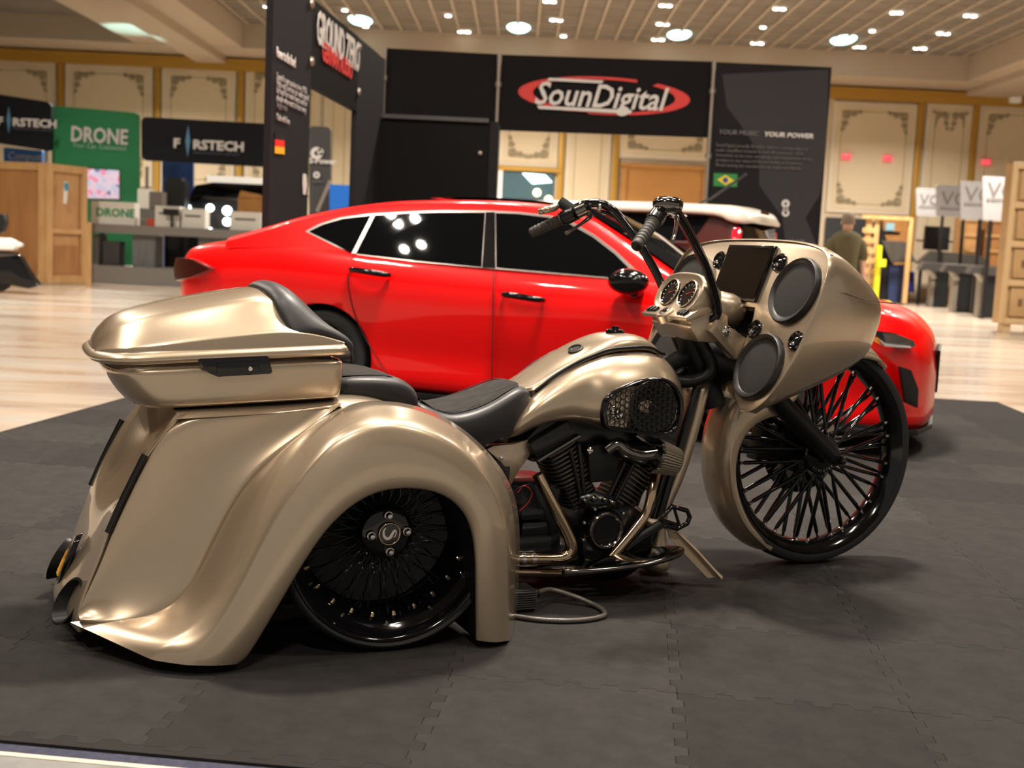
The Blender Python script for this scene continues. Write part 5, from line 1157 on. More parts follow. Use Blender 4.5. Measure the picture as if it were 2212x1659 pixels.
for k, (c, nm) in enumerate(((M('flag_black', (.004,.004,.004)), 'flag_stripe'), (M('flag_red', (.75,.02,.02)), 'flag_stripe'), (M('flag_gold', (.85,.45,.02)), 'flag_stripe'))):
    y0, y1 = 286 + k * 15, 301 + k * 15
    prism(nm, [gl(gz(px, py) + gn_ * .012) for px, py in ((592,y0),(612,y0+2.5),(612,y1+2.5),(592,y1))], gn_ * -.006, c, tw_)
prism('column_emblem', [gl(gz(px, py) + gn_ * .012) for px, py in ((653,375),(659,376),(661,400),(658,420),(653,420),(652,398))], gn_ * -.006, INK, tw_)
gs = empty('sign_banner', (g1.x, g1.y, 0)); tag(gs, 'black hanging header sign with white and red car audio lettering', 'banner')
def gl2(p): return Vector((p.x - g1.x, p.y - g1.y, p.z))
zt = gz(770, 76).z; zb = gz(770, 240).z
prism('header_board', [gl2(Vector((q.x, q.y, z))) for q, z in ((g1, zt), (g2, zt), (g2, zb), (g1, zb))], gn_ * -.06, M('header_black', (.0042,.0042,.0047), rough=.7, spec=.12), gs)
gtext('GROUND ZERO', 681, 90, .44, INK, par=gs, bold=.010, sx=.61); gtext('GERMAN AUDIO', 693, 128, .25, REDI, par=gs, bold=.008, sx=.72)
zt3 = gz(772, 78).z
wg = bwall('booth_panel', [Vector((q.x, q.y, z)) for q, z in ((g2, zt3), (g3, zt3), (g3, 0), (g2, 0))], gn_ * -.06, BOOTHG, 'dark wall panel in the corner right of the header sign')
for px, py in ((671,133),(774,102),(773,199),(671,8)): lathe('panel_clip', [(0,.03),(.04,.02),(.05,0)], gl2(gz(px, py) + gn_ * .01), gn_, POLE, gs, seg=10)

# ================================================================== far left booths
GREEN = M('green_fabric', (.016,.20,.075), rough=.75)
NAVYF = M('ink_black_fabric', (.007,.0078,.0115), rough=.75, spec=.2)
LY = 33.0
def rounded(px0, py0, px1, py1, r, y, slope=.05):
    pts = []
    for cx, cy, a0 in ((px0 + r, py0 + r, 180), (px1 - r, py0 + r, 270), (px1 - r, py1 - r, 0), (px0 + r, py1 - r, 90)):
        for k in range(6):
            a = math.radians(a0 + 18 * k); x = cx + r * math.cos(a); pts.append(W(x, cy + r * math.sin(a) + (x - px0) * slope, y=y))
    return pts
def fabric(name, px0, py0, px1, py1, r, y, mat, lab, slope=.05, cat='display wall', zfloor=False):
    p = rounded(px0, py0, px1, py1, r, y, slope); c = p[0].copy(); root = empty(name, (c.x, c.y, 0)); tag(root, lab, cat)
    prism('fabric_face', [q - Vector((c.x, c.y, 0)) for q in p], (0, .12, 0), mat, root); return root
def ftext(root, s, px, py, y, size, mat, sx=1.0, bold=0.0, shear=0, slope=.005, align='LEFT'):
    p = W(px, py, y=y) - Vector((root.location.x, root.location.y, 0)); return text('print', s, size, p, (1, 0, -slope), (0, 0, 1), mat, root, sx=sx, bold=bold, shear=shear, ext=.004, align=align)
def loc_(root, px, py, y): return W(px, py, y=y) - Vector(root.location)
dg = fabric('display_wall', 112, 228, 300, 600, 10, LY, GREEN, 'green fabric wall with white block lettering', slope=.085)
ftext(dg, 'DRONE', 152, 304, LY - .05, .56, INK, sx=.80, bold=.014, slope=.02); ftext(dg, 'Your Car. Connected', 157, 318, LY - .05, .19, M('mint_print', (.30,.55,.40), rough=.7), sx=.86, slope=.02)
f2 = fabric('banner', 305, 252, 620, 346, 12, LY - .6, NAVYF, 'long black banner with blue and white logo beside the column', cat='banner', slope=.055)
def firstech(root, px, py, y, size, k):
    ftext(root, 'F', px, py, y, size, INK, sx=1.15, bold=.012 * k); q = W(px + 32 * k, py - 13 * k, y=y) - Vector((root.location.x, root.location.y, 0)); h = size * 1.25
    prism('logo_blade', [q + Vector((0, 0, h)), q + Vector((h * .16, 0, 0)), q + Vector((0, 0, -h)), q + Vector((-h * .16, 0, 0))], (0, -.01, 0), M('logo_steel_blue', (.08,.22,.36), rough=.6), root)
    ftext(root, 'RSTECH', px + 42 * k, py + 3 * k, y, size, INK, sx=1.15, bold=.012 * k); ftext(root, 'INNOVATION GROUP', px + 44 * k, py + 14 * k, y, size * .32, M('faint_blue_print', (.07,.08,.11), rough=.7), sx=1.15)
for rt_, xs, yy in ((f2, (318, 605), 360),): [tube('banner_pole', [loc_(rt_, q, yy, LY - .5), Vector((loc_(rt_, q, yy, LY - .5).x, .15, -.014))], .05, POLE, rt_, n=8) for q in xs]
firstech(f2, 374, 318, LY - .66, .33, 1.0)
f1 = fabric('banner', -90, 190, 111, 296, 10, LY - .6, NAVYF, 'black banner with blue and white logo at the left edge', cat='banner', slope=.155)
[tube('banner_pole', [loc_(f1, q, 300, LY - .5), Vector((loc_(f1, q, 300, LY - .5).x, .15, -.014))], .05, POLE, f1, n=8) for q in (-60, 100)]
firstech(f1, -6, 269, LY - .66, .285, .78)
bs_ = fabric('poster', 8, 318, 92, 576, 4, LY + .3, M('blue_poster', (.03,.17,.55), rough=.6), 'bright blue poster behind the wooden crate', slope=.09, cat='poster')
ftext(bs_, 'Compustar', 16, 343, LY + .25, .28, INK, sx=.9, shear=.2)
bp = fabric('poster', 350, 347, 417, 598, 3, LY + .5, M('blue_photo_poster', (.05,.16,.60), rough=.6, var=((.03,.06,.25), 1.2, 3, (1,1,1))), 'blue poster with dark device behind the black vehicle', cat='poster')
bl2 = fabric('counter_box', 712, 398, 768, 664, 2, 21, M('cobalt_blue', (.005,.14,.62), rough=.5), 'cobalt blue box next to the grey panel', cat='box')
# grey panel with logos behind the column
gpn = fabric('display_wall', 668, 272, 714, 700, 10, 22, M('charcoal_panel', (.040,.040,.042), rough=.6), 'grey rounded panel with small white logos behind the column', slope=.06)
for px, py, r in ((684,331,.11),(692,328,.06),(684,378,.06)): lathe('panel_logo', [(r*.4,.01),(r,.01),(r,0)], W(px, py, y=21.98) - Vector((gpn.location.x, gpn.location.y, 0)), (0,-1,0), INK, gpn, seg=16)
ftext(gpn, 'S-Power', 668, 352, 21.97, .14, INK, bold=.004); ftext(gpn, 'audio', 674, 394, 21.97, .09, INKD)
prism('panel_brace', [W(px, py, y=21.9) - Vector((gpn.location.x, gpn.location.y, 0)) for px, py in ((710,388),(716,392),(688,458),(681,456))], (0, .05, 0), POLE, gpn)
# monitor with bright pattern
mn = empty('monitor', tuple(W(220, 430, y=30))); tag(mn, 'flat monitor showing a pink and lavender pattern', 'monitor')
PAT = M('screen_pattern', (.6,.5,.7), rough=.3, emit=(.6,.5,.7), estr=.25)
nt = PAT.node_tree; tc = nt.nodes.new('ShaderNodeTexCoord'); vn = nt.nodes.new('ShaderNodeTexVoronoi'); vn.inputs['Scale'].default_value = 9; nt.links.new(tc.outputs['Object'], vn.inputs['Vector'])
r_ = nt.nodes.new('ShaderNodeValToRGB'); r_.color_ramp.interpolation = 'CONSTANT'
for pos, c in ((.0, (.75,.62,.80)), (.3, (.60,.62,.85)), (.55, (.85,.30,.50)), (.7, (.70,.68,.88)), (.9, (.15,.22,.45))):
    e = r_.color_ramp.elements.new(pos) if pos not in (0.0,) else r_.color_ramp.elements[0]; e.position = pos; e.color = (*c, 1)
sepc = nt.nodes.new('ShaderNodeSeparateColor'); nt.links.new(vn.outputs['Color'], sepc.inputs[0]); nt.links.new(sepc.outputs[0], r_.inputs[0])
nt.links.new(r_.outputs[0], nt.nodes['Principled BSDF'].inputs['Base Color']); nt.links.new(r_.outputs[0], nt.nodes['Principled BSDF'].inputs['Emission Color'])
def loc(root, px, py, y): return W(px, py, y=y) - Vector(root.location)
prism('screen', [loc(mn, px, py, 29.97) for px, py in ((181,364),(257,368),(257,430),(181,428))], (0, .02, 0), PAT, mn)
prism('bezel', [loc(mn, px, py, 30.0) for px, py in ((179,362),(259,366),(259,433),(179,430))], (0, .06, 0), SATIN, mn)
tube('monitor_stand', [loc(mn, 220, 430, 30.05), loc(mn, 220, 601, 30.05)], .05, SATIN, mn)
# long grey counter on a low platform
GREYW = M('grey_laminate', (.21,.20,.19), rough=.5); GREYD = M('grey_counter_front', (.17,.18,.19), rough=.6, var=((.14,.145,.15), 3, 2, (8, 1, 1)))
ct = empty('display_counter', (X(380, 28, 500), 28, 0)); tag(ct, 'long grey laminate counter holding white boxes', 'counter')
def cbx(nm, px0, px1, py0, py1, y0, y1, mat, root):
    pm = (px0 + px1) / 2; qm = (py0 + py1) / 2
    x0, x1 = X(px0, y0, qm), X(px1, y0, qm); z1, z0 = Z(pm, py0, y0), Z(pm, py1, y0)
    return box(nm, ((x0 + x1) / 2 - root.location.x, (y0 + y1) / 2 - root.location.y, (z0 + z1) / 2 - root.location.z), (x1 - x0, y1 - y0, z1 - z0), mat, root)
cbx('countertop', 195, 610, 492, 511, 27.6, 28.6, GREYW, ct)
for a, b in ((286,335),(428,500)): cbx('counter_leg', a, b, 509, 590, 27.8, 28.4, GREYD, ct)
cbx('counter_leg', 200, 212, 505, 585, 27.8, 28.4, GREYD, ct); cbx('counter_plinth', 190, 620, 582, 620, 27.5, 28.7, GREYW, ct)
o = cbx('x', 222, 258, 530, 582, 27.9, 28.3, M('dark_bin', (.05,.048,.05), rough=.6), empty('dark_storage_bin', (X(240, 28, 540), 28, 0))); o.name = 'bin_body'; tag(o.parent, 'small dark bin under the grey counter', 'bin')
CARD = M('white_card', (.80,.80,.74), rough=.7)
for i, (a, b, t, bt, s, lab) in enumerate(((197,290,437,486,'DRONE','white product box lettered in green on the grey counter'), (335,388,447,492,'','white box with black tablet in front on the counter'), (392,443,452,494,'','white box in the middle of the grey counter'), (497,565,458,498,'','white box nearest the dark column on the counter'))):
    r = empty('product_box', (X((a + b) / 2, 27.9, 470), 27.9, 0)); cbx('box_body', a, b, t, bt, 27.9, 28.3, CARD, r); tag(r, lab, 'box', 'boxes on the counter')
    if s: ftext(r, s, a + 10, t + 30, 27.88, .26, M('green_ink', (.02,.30,.12), rough=.7), sx=1.0, bold=.006)
    else: cbx('box_print', a + (b - a) * .15, b - (b - a) * .2, t + 14, t + 18, 27.885, 27.9, INKD, r)
tb_ = empty('tablet_stand', (X(376, 27.75, 470), 27.75, 0)); tag(tb_, 'black tablet on a stand on the counter', 'tablet'); cbx('tablet', 352, 386, 453, 467, 27.7, 27.75, SATIN, tb_); cbx('stand_post', 368, 373, 466, 492, 27.72, 27.76, SATIN, tb_)
rl = empty('small_box', (X(325, 28, 460), 28, 0)); cbx('box_body', 317, 336, 440, 456, 27.95, 28.2, M('orange_red', (.55,.08,.03), rough=.6), rl); tag(rl, 'small red box on the counter', 'box')
pr = empty('white_printer', (X(315, 29, 430), 29, 0)); cbx('printer_body', 297, 322, 408, 450, 29.0, 29.5, CARD, pr); cbx('printer_stand', 299, 345, 450, 610, 29.05, 29.4, GREYW, pr); cbx('printer_tray', 322, 350, 414, 450, 29.0, 29.4, M('taupe', (.16,.14,.12), rough=.6), pr); tag(pr, 'white printer stand beside the green wall', 'printer')
bpy.context.view_layer.update()
ctz = max((c.matrix_world @ Vector(v.co)).z for c in ct.children if c.name.startswith('countertop') for v in c.data.vertices)
plz = max((c.matrix_world @ Vector(v.co)).z for c in ct.children if c.name.startswith('counter_plinth') for v in c.data.vertices)
for r in [o for o in SC.objects if o.parent is None and o.name.split('.')[0] in ('product_box', 'tablet_stand', 'small_box', 'dark_storage_bin')]:
    lo = min(v.co.z for c in r.children for v in c.data.vertices); r.location.z += (plz if 'bin' in r.name else ctz) - lo + .002
# dark off-roader with bright lamps
jp = empty('black_offroader', (X(470, 30.5, 470), 30.5, 0)); tag(jp, 'black off-road vehicle with lit headlamps and roof light bar', 'car')
cbx('body', 356, 612, 440, 575, 30.5, 31.9, M('jeep_black', (.012,.013,.015), rough=.2, coat=1), jp).data.name = 'body'
prism('cabin', [loc(jp, px, py, 31.5) for px, py in ((400,446),(420,400),(470,392),(585,398),(600,446))], (0, .4, 0), GLASS, jp, bev=.05)
prism('bonnet', [loc(jp, px, py, 30.6) for px, py in ((420,440),(440,424),(560,428),(590,448))], (0, .9, 0), M('jeep_black'), jp, bev=.06)
cbx('roof_light_bar', 447, 592, 382, 396, 31.3, 31.5, M('lightbar_white', (.8,.78,.72), rough=.4, emit=(1,.95,.85), estr=.35), jp)
LEDE = M('led_lamp', (1,1,1), emit=(.85,.95,1), estr=6)
for px, py, r in ((403,449,.095),(453,449,.09),(490,455,.11),(490,479,.10),(453,496,.05)): lathe('headlamp', [(0,.06),(r*.8,.05),(r,0),(r,-.1)], loc(jp, px, py, 30.44), (0,-1,0), LEDE, jp, seg=18)
for px in (400, 560): lathe('tire', [(0,-.15),(.3,-.17),(.48,-.15),(.5,0),(.48,.15),(0,.15)], loc(jp, px, 560, 31) + Vector((0, 0, .5 - loc(jp, px, 560, 31).z)), (1,0,0), RUBBER, jp, seg=24)
bg1 = empty('black_backpack', (X(378, 29.6, 430), 29.6, 0)); tag(bg1, 'tall black equipment case in front of the blue poster', 'case'); cbx('case_body', 356, 398, 392, 612, 29.6, 30.0, SATIN, bg1); cbx('case_lid', 360, 392, 384, 394, 29.62, 29.98, SATIN, bg1)
wc = empty('open_carton', (X(540, 29.7, 440), 29.7, 0)); tag(wc, 'tall open brown carton beside the dark column', 'box')
KRAFT = M('kraft_board', (.44,.21,.055), rough=.75, var=((.36,.16,.04), 3, 3, (1, 1, 1)))
cbx('carton_body', 512, 580, 428, 615, 29.7, 30.2, KRAFT, wc); prism('carton_flap', [loc(wc, px, py, 29.7) for px, py in ((514,428),(520,412),(560,420),(578,430))], (0, .02, 0), KRAFT, wc)
# wooden crate on the left
PLY = M('plywood', (.42,.205,.070), rough=.65, var=((.32,.14,.045), 1.4, 5, (3, 3, .5)))
PINE = M('pine_batten', (.55,.33,.14), rough=.65, var=((.46,.26,.10), 3, 4, (2, 2, .6)))
kr = empty('wooden_crate', tuple(W(100, 612, z=0))); ky = kr.location.y; tag(kr, 'large plywood shipping crate with pine battens on the left', 'crate')
def kp(px, py, dy=0): return W(px, py, y=ky + dy) - Vector(kr.location)
zt = kp(100, 352).z; x0, x1 = kp(-60, 480).x, kp(98, 480).x; SD = 1.15; x2 = W(184, 480, y=ky + SD).x - kr.location.x
PLYL = M('plywood_light', (.50,.28,.11), rough=.65, var=((.43,.22,.08), 1.4, 5, (3, 3, .5)))
prism('crate_front', [Vector((x0, .3, 0)), Vector((x1, .0, 0)), Vector((x1, 0, zt)), Vector((x0, .3, zt))], (0, .06, 0), PLY, kr)
prism('crate_side', [Vector((x1, 0, .0)), Vector((x2, SD, .0)), Vector((x2, SD, zt)), Vector((x1, 0, zt))], (-.06, 0, 0), PLYL, kr)
def onside(t, z, o=.0): return Vector((x1 + (x2 - x1) * t + o, SD * t - o * .6, z))
prism('crate_side_patch', [onside(.08, .2, .01), onside(.92, .2, .01), onside(.92, .82, .01), onside(.08, .82, .01)], (-.01, 0, 0), PLY, kr)
for z0, z1 in ((zt - .16, zt), (.0, .16), (zt * .42, zt * .42 + .11)):
    prism('batten', [onside(0, z0, .05), onside(1, z0, .05), onside(1, z1, .05), onside(0, z1, .05)], (-.05, 0, 0), PINE, kr)
    if z0 < .1 or z1 == zt: prism('batten', [Vector((x0, .25, z0)), Vector((x1, -.05, z0)), Vector((x1, -.05, z1)), Vector((x0, .25, z1))], (0, .06, 0), PINE, kr)
box('batten', (x1 - .06, -.04, zt / 2), (.13, .07, zt), PINE, kr); prism('batten', [onside(0, 0, .06), onside(.13, 0, .06), onside(.13, zt, .06), onside(0, zt, .06)], (-.06, 0, 0), PINE, kr); prism('batten', [onside(.88, 0, .06), onside(1, 0, .06), onside(1, zt, .06), onside(.88, zt, .06)], (-.06, 0, 0), PINE, kr)
prism('crate_top', [Vector((x0, .3, zt)), Vector((x1, 0, zt)), Vector((x2, SD, zt)), Vector((x0, SD + .3, zt))], (0, 0, -.03), PLY, kr)
prism('shipping_label', [kp(px, py, .35) for px, py in ((138,392),(147,393),(144,440),(136,439))], (0, .01, 0), WHITE, kr); prism('blue_sticker', [kp(px, py, .34) for px, py in ((138,396),(147,394),(149,410),(140,412))], (0, .01, 0), M('sticker_blue', (.05,.30,.45), rough=.5), kr)
wbp = tag(wbox('pine_plank', X(186, ky - .3, 540), X(194, ky - .3, 540), ky - .3, ky - .2, -.014, Z(190, 480, ky - .3), PINE), 'pale pine plank leaning by the crate', 'plank')
# motorcycle at the left edge
mc = empty('parked_motorcycle', tuple(W(20, 632, z=0))); my = mc.location.y; tag(mc, 'black and white motorcycle cut off by the left edge', 'motorcycle')
def mp_(px, py, dy=0): return W(px, py, y=my + dy) - Vector(mc.location)
prism('rear_fairing', [mp_(px, py, -.12) for px, py in ((-40,548),(20,545),(40,552),(62,590),(82,617),(60,624),(20,616),(-40,612))], (0, .24, 0), BLACK, mc, bev=.03)
prism('white_tank', [mp_(px, py, -.1) for px, py in ((-30,512),(14,514),(30,520),(34,534),(28,541),(-30,540))], (0, .2, 0), WHITE, mc, bev=.03)
prism('trim_panel', [mp_(px, py, -.13) for px, py in ((-30,540),(28,545),(34,552),(-30,556))], (0, .26, 0), DARKCHR, mc, bev=.01)
prism('tail_light', [mp_(px, py, -.13) for px, py in ((34,522),(46,527),(44,533),(34,534))], (0, .12, 0), WHITE, mc, bev=.01)
prism('windscreen', [mp_(px, py, -.1) for px, py in ((-20,462),(8,462),(12,480),(6,500),(-20,510))], (0, .15, 0), SATIN, mc, bev=.02)
lathe('wheel', [(0,-.05),(.22,-.06),(.30,-.05),(.32,0),(.30,.05),(0,.05)], Vector((mp_(-6, 600).x, 0, .32)), (0,1,0), RUBBER, mc, seg=30)

# ================================================================== right side
# person with his back turned
hy = 17.6
SKIN = M('skin', (.50,.27,.18), rough=.6); SHIRT = M('olive_shirt', (.115,.095,.045), rough=.9, var=((.09,.075,.035), 3, 3, (1,1,1))); JEAN = M('dark_jeans', (.02,.025,.05), rough=.9); HAIR = M('grey_hair', (.20,.15,.11), rough=.8)
pe = empty('person', (X(1829, hy, 520), hy, 0)); tag(pe, 'person in olive shirt and dark jeans walking away', 'person')
def ringp(cx, cy, cz, rx, ry, n=16): return [Vector((cx + rx * math.cos(2 * math.pi * k / n), cy + ry * math.sin(2 * math.pi * k / n), cz)) for k in range(n)]
body_parts = []
S = 1.84
def loftp(secs, n=16):
    v = [p for s in secs for p in ringp(*s, n)]; f = gridfaces(len(secs), n, True) + [tuple(range(n)), tuple(range((len(secs) - 1) * n, len(secs) * n))]; return v, f
me = bpy.data.meshes.new('person_body'); sk = []
bm_v = [(0,0,.98),(0,0,1.15),(0,0.01,1.33),(0,.01,1.48),(0,.01,1.56),(0,-.01,1.64),(0,-.01,1.75),
        (.10,0,.92),(.11,.0,.52),(.11,.10,.10),(.11,-.06,.04),(-.10,0,.92),(-.12,-.02,.52),(-.12,-.10,.10),(-.12,-.26,.06),
        (.19,.01,1.47),(.25,.02,1.20),(.25,-.08,.98),(.24,-.12,.90),(-.19,.01,1.47),(-.26,.02,1.20),(-.27,-.08,.98),(-.26,-.12,.90)]
bm_e = [(0,1),(1,2),(2,3),(3,4),(4,5),(5,6),(0,7),(7,8),(8,9),(9,10),(0,11),(11,12),(12,13),(13,14),(3,15),(15,16),(16,17),(17,18),(3,19),(19,20),(20,21),(21,22)]
rad = [.12,.12,.11,.07,.05,.085,.075,.10,.07,.05,.045,.10,.07,.05,.045,.04,.045,.04,.035,.04,.045,.04,.035]
me.from_pydata(bm_v, bm_e, []); po = bpy.data.objects.new('person_body', me); link(po, pe); me.materials.append(SKIN)
md = po.modifiers.new('skin', 'SKIN'); 
for i, sv in enumerate(me.skin_vertices[0].data): sv.radius = (rad[i], rad[i] * (.72 if i < 4 else 1)); sv.use_root = (i == 0)
sbm = po.modifiers.new('sub', 'SUBSURF'); sbm.levels = 2; sbm.render_levels = 2
v, f = join([loftp([(0,0,.94,.18,.13),(0,0,1.05,.175,.128),(0,.005,1.2,.19,.135),(0,.01,1.36,.225,.14),(0,.01,1.46,.235,.135),(0,.01,1.52,.22,.13),(0,.01,1.57,.15,.11),(0,.01,1.60,.075,.08)]), loftp([(.26,.02,1.17,.070,.070),(.245,.015,1.32,.075,.08),(.19,.01,1.51,.085,.08)]), loftp([(-.27,.02,1.17,.070,.070),(-.25,.015,1.32,.075,.08),(-.19,.01,1.51,.085,.08)])])
MO('shirt', v, f, SHIRT, pe, sub=1)
v, f = join([loftp([(0,0,.80,.175,.125),(0,0,.97,.18,.13)]), loftp([(.11,.10,.08,.075,.08),(.112,.02,.5,.088,.09),(.10,0,.86,.105,.11)]), loftp([(-.12,-.10,.10,.075,.08),(-.12,-.02,.5,.088,.09),(-.10,0,.86,.105,.11)])])
MO('jeans', v, f, JEAN, pe, sub=1)
v, f = lathegeo([(0,.105),(.05,.10),(.085,.07),(.098,.02),(.09,-.035),(.082,-.06)], (0,-.005,1.745), (0,-.15,1), 20); MO('hair', v, f, HAIR, pe, sub=1)
for s in (-1, 1):
    lathe('ear', [(0,.012),(.02,.01),(.026,0)], (.088 * s, .0, 1.70), (s, 0, 0), SKIN, pe, seg=10)
    v, f = loftp([(.11 * s, -.02 if s > 0 else -.19, -.012, .05, .13), (.11 * s, -.02 if s > 0 else -.19, .05, .048, .12), (.11 * s, .02 if s > 0 else -.14, .10, .04, .06)]); MO('shoe', v, f, SATIN, pe)
pe.scale = (1.02, 1.02, 1.045)
# timber rack, yellow upright and kiosks
EXITR = M('red_sign_face', (.75,.06,.09), rough=.4, emit=(1,.12,.15), estr=.6)
for px, py, lab in ((1829,338,'small red wall sign left of centre on the right wall panel'), (1918,342,'small red wall sign right of centre on the right wall panel'), (2131,350,'small red wall sign near the tall cardboard crate stack')):
    c = W(px, py, y=wy - .2); r = tag(wbox('exit_sign', c.x - .15, c.x + .15, wy - .22, wy - .09, c.z - .10, c.z + .10, EXITR, bev=.02), lab, 'sign', 'red wall signs')
    wbox('sign_mount', c.x - .05, c.x + .05, wy - .10, wy - .075, c.z - .05, c.z + .05, WHITE, r)
c = W(2192, 212, y=wy - .4); tag(wbox('wall_speaker', c.x - .17, c.x + .17, wy - .6, wy - .3, c.z - .17, c.z + .17, WHITE, bev=.03), 'small white loudspeaker box on the gold rail', 'speaker')
ry_ = 38.5
tk = empty('timber_rack', (X(1880, ry_, 560), ry_, 0)); tag(tk, 'raw timber frame rack beside the walking person', 'rack')
for px0, px1, t in ((1866,1878,468),(1884,1894,468),(1957,1966,470)): cbx('timber_post', px0, px1, t, 656, ry_, ry_ + .1, PINE, tk)
cbx('timber_beam', 1862, 1968, 466, 474, ry_ - .1, ry_, PINE, tk)
for k in range(7): cbx('timber_slat', 1864, 1892, 492 + k * 22, 503 + k * 22, ry_ - .06, ry_, PINE, tk)
sh_ = empty('wooden_shelf_box', (X(1930, 41.2, 500), 41.2, 0)); tag(sh_, 'open wooden box on the rack with a blue cloth inside', 'box'); cbx('box_panel', 1902, 1962, 474, 652, 41.2, 41.6, KRAFT, sh_); cbx('blue_cloth', 1914, 1932, 482, 498, 41.1, 41.2, M('pale_blue', (.30,.55,.68), rough=.8), sh_); cbx('box_slot', 1906, 1944, 500, 505, 41.15, 41.2, SATIN, sh_)
yl = empty('yellow_upright', (X(1897, 38, 600), 38, 0)); tag(yl, 'bright yellow steel upright beside the black kiosk', 'post'); YEL = M('safety_yellow', (.72,.68,.02), rough=.5); cbx('upright', 1892, 1901, 530, 656, 38, 38.2, YEL, yl); cbx('cross_arm', 1897, 1914, 560, 576, 37.9, 38.0, YEL, yl); cbx('foot', 1885, 1925, 650, 657, 37.6, 38.4, YEL, yl)
def prism_w(nm, pts, y, d, mat, root, bev=0): return prism(nm, [W(px, py, y=y) - Vector(root.location) for px, py in pts], d, mat, root, bev=bev)
kx = empty('black_kiosk', (X(1935, 40, 600), 40, 0)); tag(kx, 'black slanted kiosk with navy front and reflective top', 'kiosk')
prism_w('kiosk_side', [(1897,480),(1903,478),(1930,566),(1925,652),(1900,652)], 39.6, (0, .8, 0), SATIN, kx); prism_w('kiosk_top', [(1905,520),(1955,522),(1980,566),(1926,568)], 39.4, (0, .1, .02), M('kiosk_glass', (.07,.062,.055), rough=.15, coat=1), kx); prism_w('kiosk_front', [(1922,572),(1962,572),(1960,654),(1918,654)], 39.5, (0, .6, 0), M('kiosk_navy', (.022,.035,.10), rough=.4), kx)
prism_w('kiosk_base', [(1960,585),(1976,588),(1975,632),(1958,630)], 39.8, (0, .4, 0), M('deep_blue', (.004,.01,.12), rough=.5), kx)
ms = empty('large_monitor', (X(2024, 40, 515), 40, 0)); tag(ms, 'large black monitor behind the row of kiosks', 'monitor'); cbx('monitor_panel', 1998, 2051, 489, 540, 40, 40.15, SATIN, ms); cbx('monitor_post', 2020, 2028, 538, 657, 40.05, 40.1, SATIN, ms)
VOXW = M('sign_white_board', (.27,.265,.275), rough=.6)
for i, (a, b, t, bt, pp, y, wd) in enumerate(((1979,2026,405,466,(2028,2032),38.9,'farthest'),(2023,2084,399,466,(2072,2079),35.5,'second farthest'),(2075,2130,390,474,(2109,2113),33.2,'second nearest'),(2123,2186,380,476,(2131,2137),30.3,'nearest'))):
    r = empty('kiosk_sign', (X((a + b) / 2, y, 430), y, 0)); tag(r, '%s white brand sign on a black post above the kiosks' % wd, 'sign', 'white kiosk signs')
    prism('sign_board', [q - Vector(r.location) for q in rounded(a, t, b, bt, 4, y, .05)], (0, .05, 0), VOXW, r)
    ftext(r, 'VOXX', a + (b - a) * .14, t + 44 if i else t + 36, y - .02, (.47, .58, .56, .52)[i], INKD, sx=1.05); ftext(r, 'electronics', a + (b - a) * .12, t + (54 if i else 44), y - .02, .16, INKD)
    xx = X((pp[0] + pp[1]) / 2, y, 540) - r.location.x; box('sign_post', (xx, 0, Z(pp[0], bt, y) / 2), (.085, .07, Z(pp[0], bt, y)), SATIN, r)
for i, (a, b, bt, y) in enumerate(((2012,2042,662,38.0),(2062,2102,672,34.5),(2118,2150,684,31.2))):
    r = empty('black_kiosk', (X((a + b) / 2, y, 620), y, 0)); tag(r, 'black display kiosk %s in the row under the white signs' % ('farthest back', 'in the middle', 'nearest the camera')[i], 'kiosk', 'row of black kiosks')
    x0, x1 = X(a, y, 630) - r.location.x, X(b, y, 630) - r.location.x; ztp = Z(a, 580, y)
    box('kiosk_body', ((x0 + x1) / 2, 0, ztp / 2), (x1 - x0, .5, ztp), M('kiosk_dark', (.007,.009,.011), rough=.35), r); box('kiosk_edge', (x0 - .06, -.1, ztp / 2), (.11, .3, ztp), M('kiosk_taupe', (.17,.15,.13), rough=.5), r)
    prism_w('kiosk_shelf', [(a - 16, 568 + 4 * i), (b + 10, 572 + 4 * i), (b + 2, 588 + 4 * i), (a - 26, 584 + 4 * i)], y - .35, (0, .3, .05), M('shelf_dark', (.045,.042,.042), rough=.3), r)
    prism_w('kiosk_bracket', [(a - 14, 582 + 4 * i), (a - 2, 584 + 4 * i), (a + 12, 600 + 4 * i), (a + 2, 602 + 4 * i)], y - .4, (0, .05, 0), POLE, r)
tbk = empty('tilted_table', (X(2060, 39, 550), 39, 0)); tag(tbk, 'dark low table top behind the kiosks', 'table'); prism_w('table_top', [(1980,570),(2012,542),(2120,552),(2140,574)], 39.2, (0, .25, .02), M('table_dark', (.05,.047,.042), rough=.3), tbk); cbx('table_leg', 1984, 1990, 570, 658, 39.25, 39.35, SATIN, tbk); cbx('table_leg', 2120, 2126, 572, 662, 39.25, 39.35, SATIN, tbk)
for i, (a, b, t, y, lab) in enumerate(((2074,2112,470,40.2,'light wooden crate behind the kiosk posts'), (2130,2165,472,40.2,'reddish wooden crate behind the kiosk posts'))):
    r = empty('wooden_crate', (X((a + b) / 2, y, 520), y, 0)); tag(r, lab, 'crate'); cbx('crate_body', a, b, t, 664, y, y + .8, PLY if i else M('plywood_light'), r)
    for q in range(3): cbx('batten', a, b, t + 1 + q * 33, t + 8 + q * 33, y - .06, y, PINE, r)
    for e in (a, b - 6): cbx('batten', e, e + 6, t, 650, y - .08, y, PINE, r)
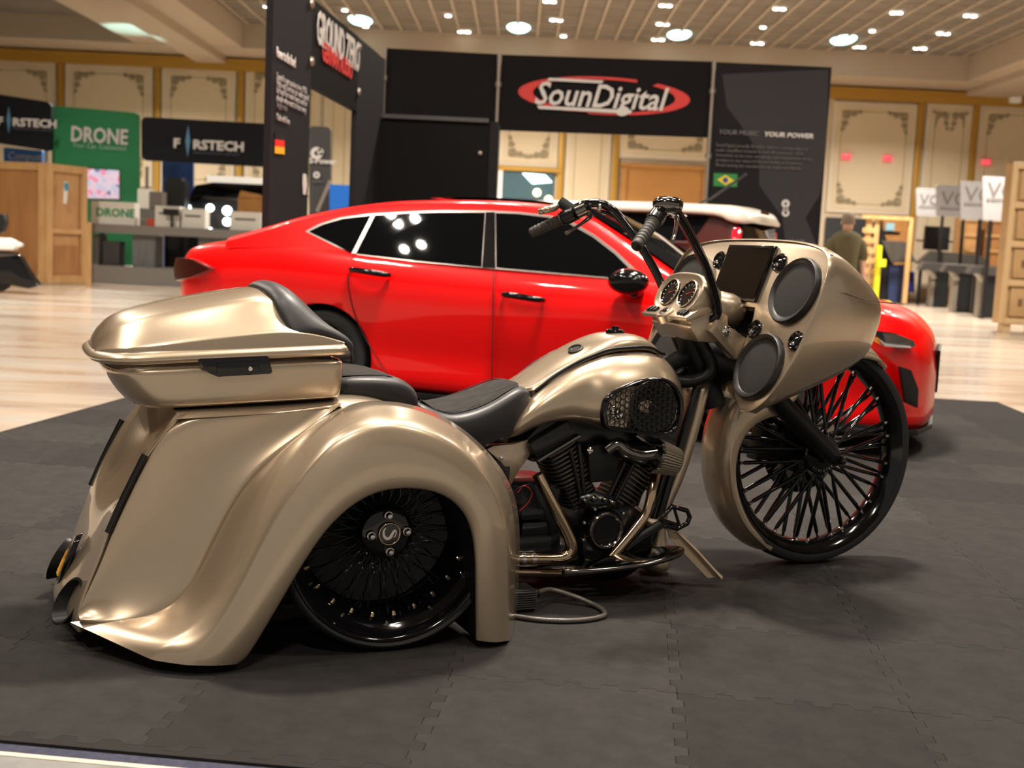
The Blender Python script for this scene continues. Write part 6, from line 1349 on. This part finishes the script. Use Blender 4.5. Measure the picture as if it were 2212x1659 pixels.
# tall stack of cardboard crates at the right edge
CARDB = M('pale_cardboard', (.44,.28,.13), rough=.75, var=((.38,.24,.11), 2, 3, (1, 1, 1))); CARDL = M('pale_batten', (.52,.36,.19), rough=.7)
sy = 24.0
tc_s = empty('crate_stack', (X(2190, sy, 600), sy, 0)); tag(tc_s, 'tall tan shipping crate with stacked panels at right edge', 'crate')
x0 = X(2172, sy, 540) - tc_s.location.x; x1 = x0 + 1.5; ztop = Z(2190, 352, sy); zbot = .16
box('crate_body', ((x0 + x1) / 2, .20, (ztop + zbot) / 2), (x1 - x0 - .04, .4, ztop - zbot), CARDB, tc_s)
n = 4; zz = np.linspace(zbot + .1, ztop, n + 1)
for k in range(n + 1): box('crate_rail', ((x0 + x1) / 2, -.04, zz[k] - .05), (x1 - x0, .1, .13), CARDL, tc_s, bev=.02)
for k in range(n):
    box('crate_panel', ((x0 + x1) / 2 + .06, -.02, (zz[k] + zz[k + 1]) / 2 - .05), (x1 - x0 - .2, .05, (zz[k + 1] - zz[k]) - .2), CARDB, tc_s, bev=.02)
    box('hand_slot', (x0 + .36, -.05, (zz[k] + zz[k + 1]) / 2 - .05), (.08, .02, .14), M('slot_brown', (.16,.09,.04), rough=.8), tc_s)
box('crate_post', (x0 + .03, -.05, (ztop + zbot) / 2), (.10, .1, ztop - zbot), CARDL, tc_s, bev=.02)
for k in range(3): box('pallet_block', (x0 + .15 + k * .55, .1, zbot / 2), (.14, .3, zbot + .02), CARDL, tc_s)
# charger with its cable on the mat
ch = empty('battery_charger', tuple(TR[0] + TR[1] * .528 + TR[2] * -.30)); ch.rotation_euler = (0, 0, math.radians(23.3)); tag(ch, 'black finned battery charger with grey cable on the mat', 'charger')
box('charger_body', (0, 0, .042), (.105, .09, .066), SATIN, ch, bev=.004)
for k in range(8): box('heat_fin', (0, -.047, .016 + k * .0075), (.104, .008, .0035), M('fin_grey', (.09,.088,.085), rough=.4, metal=.5), ch)
box('charger_foot', (0, 0, .005), (.10, .08, .010), SATIN, ch)
lathe('cable_gland', [(0,.02),(.012,.02),(.016,.008),(.016,0)], (.052, -.02, .055), (1, 0, 0), SATIN, ch, seg=12)
def chl(px, py, z=.008):
    p = W(px, py, z=z) - Vector(ch.location); c, s = math.cos(math.radians(-23.3)), math.sin(math.radians(-23.3)); return Vector((p.x * c - p.y * s, p.x * s + p.y * c, p.z))
CAB = M('grey_cable', (.10,.088,.075), rough=.3)
tube('cable', [Vector((.06,-.02,.055)), chl(1190,1274,.045), chl(1240,1288,.03), chl(1280,1305,.012), chl(1302,1318,.009), chl(1304,1330,.009), chl(1270,1338,.009), chl(1220,1341,.009), chl(1160,1338,.009), chl(1105,1330,.009), chl(1060,1322,.009)], .0085, CAB, ch, n=10, smoothn=70)
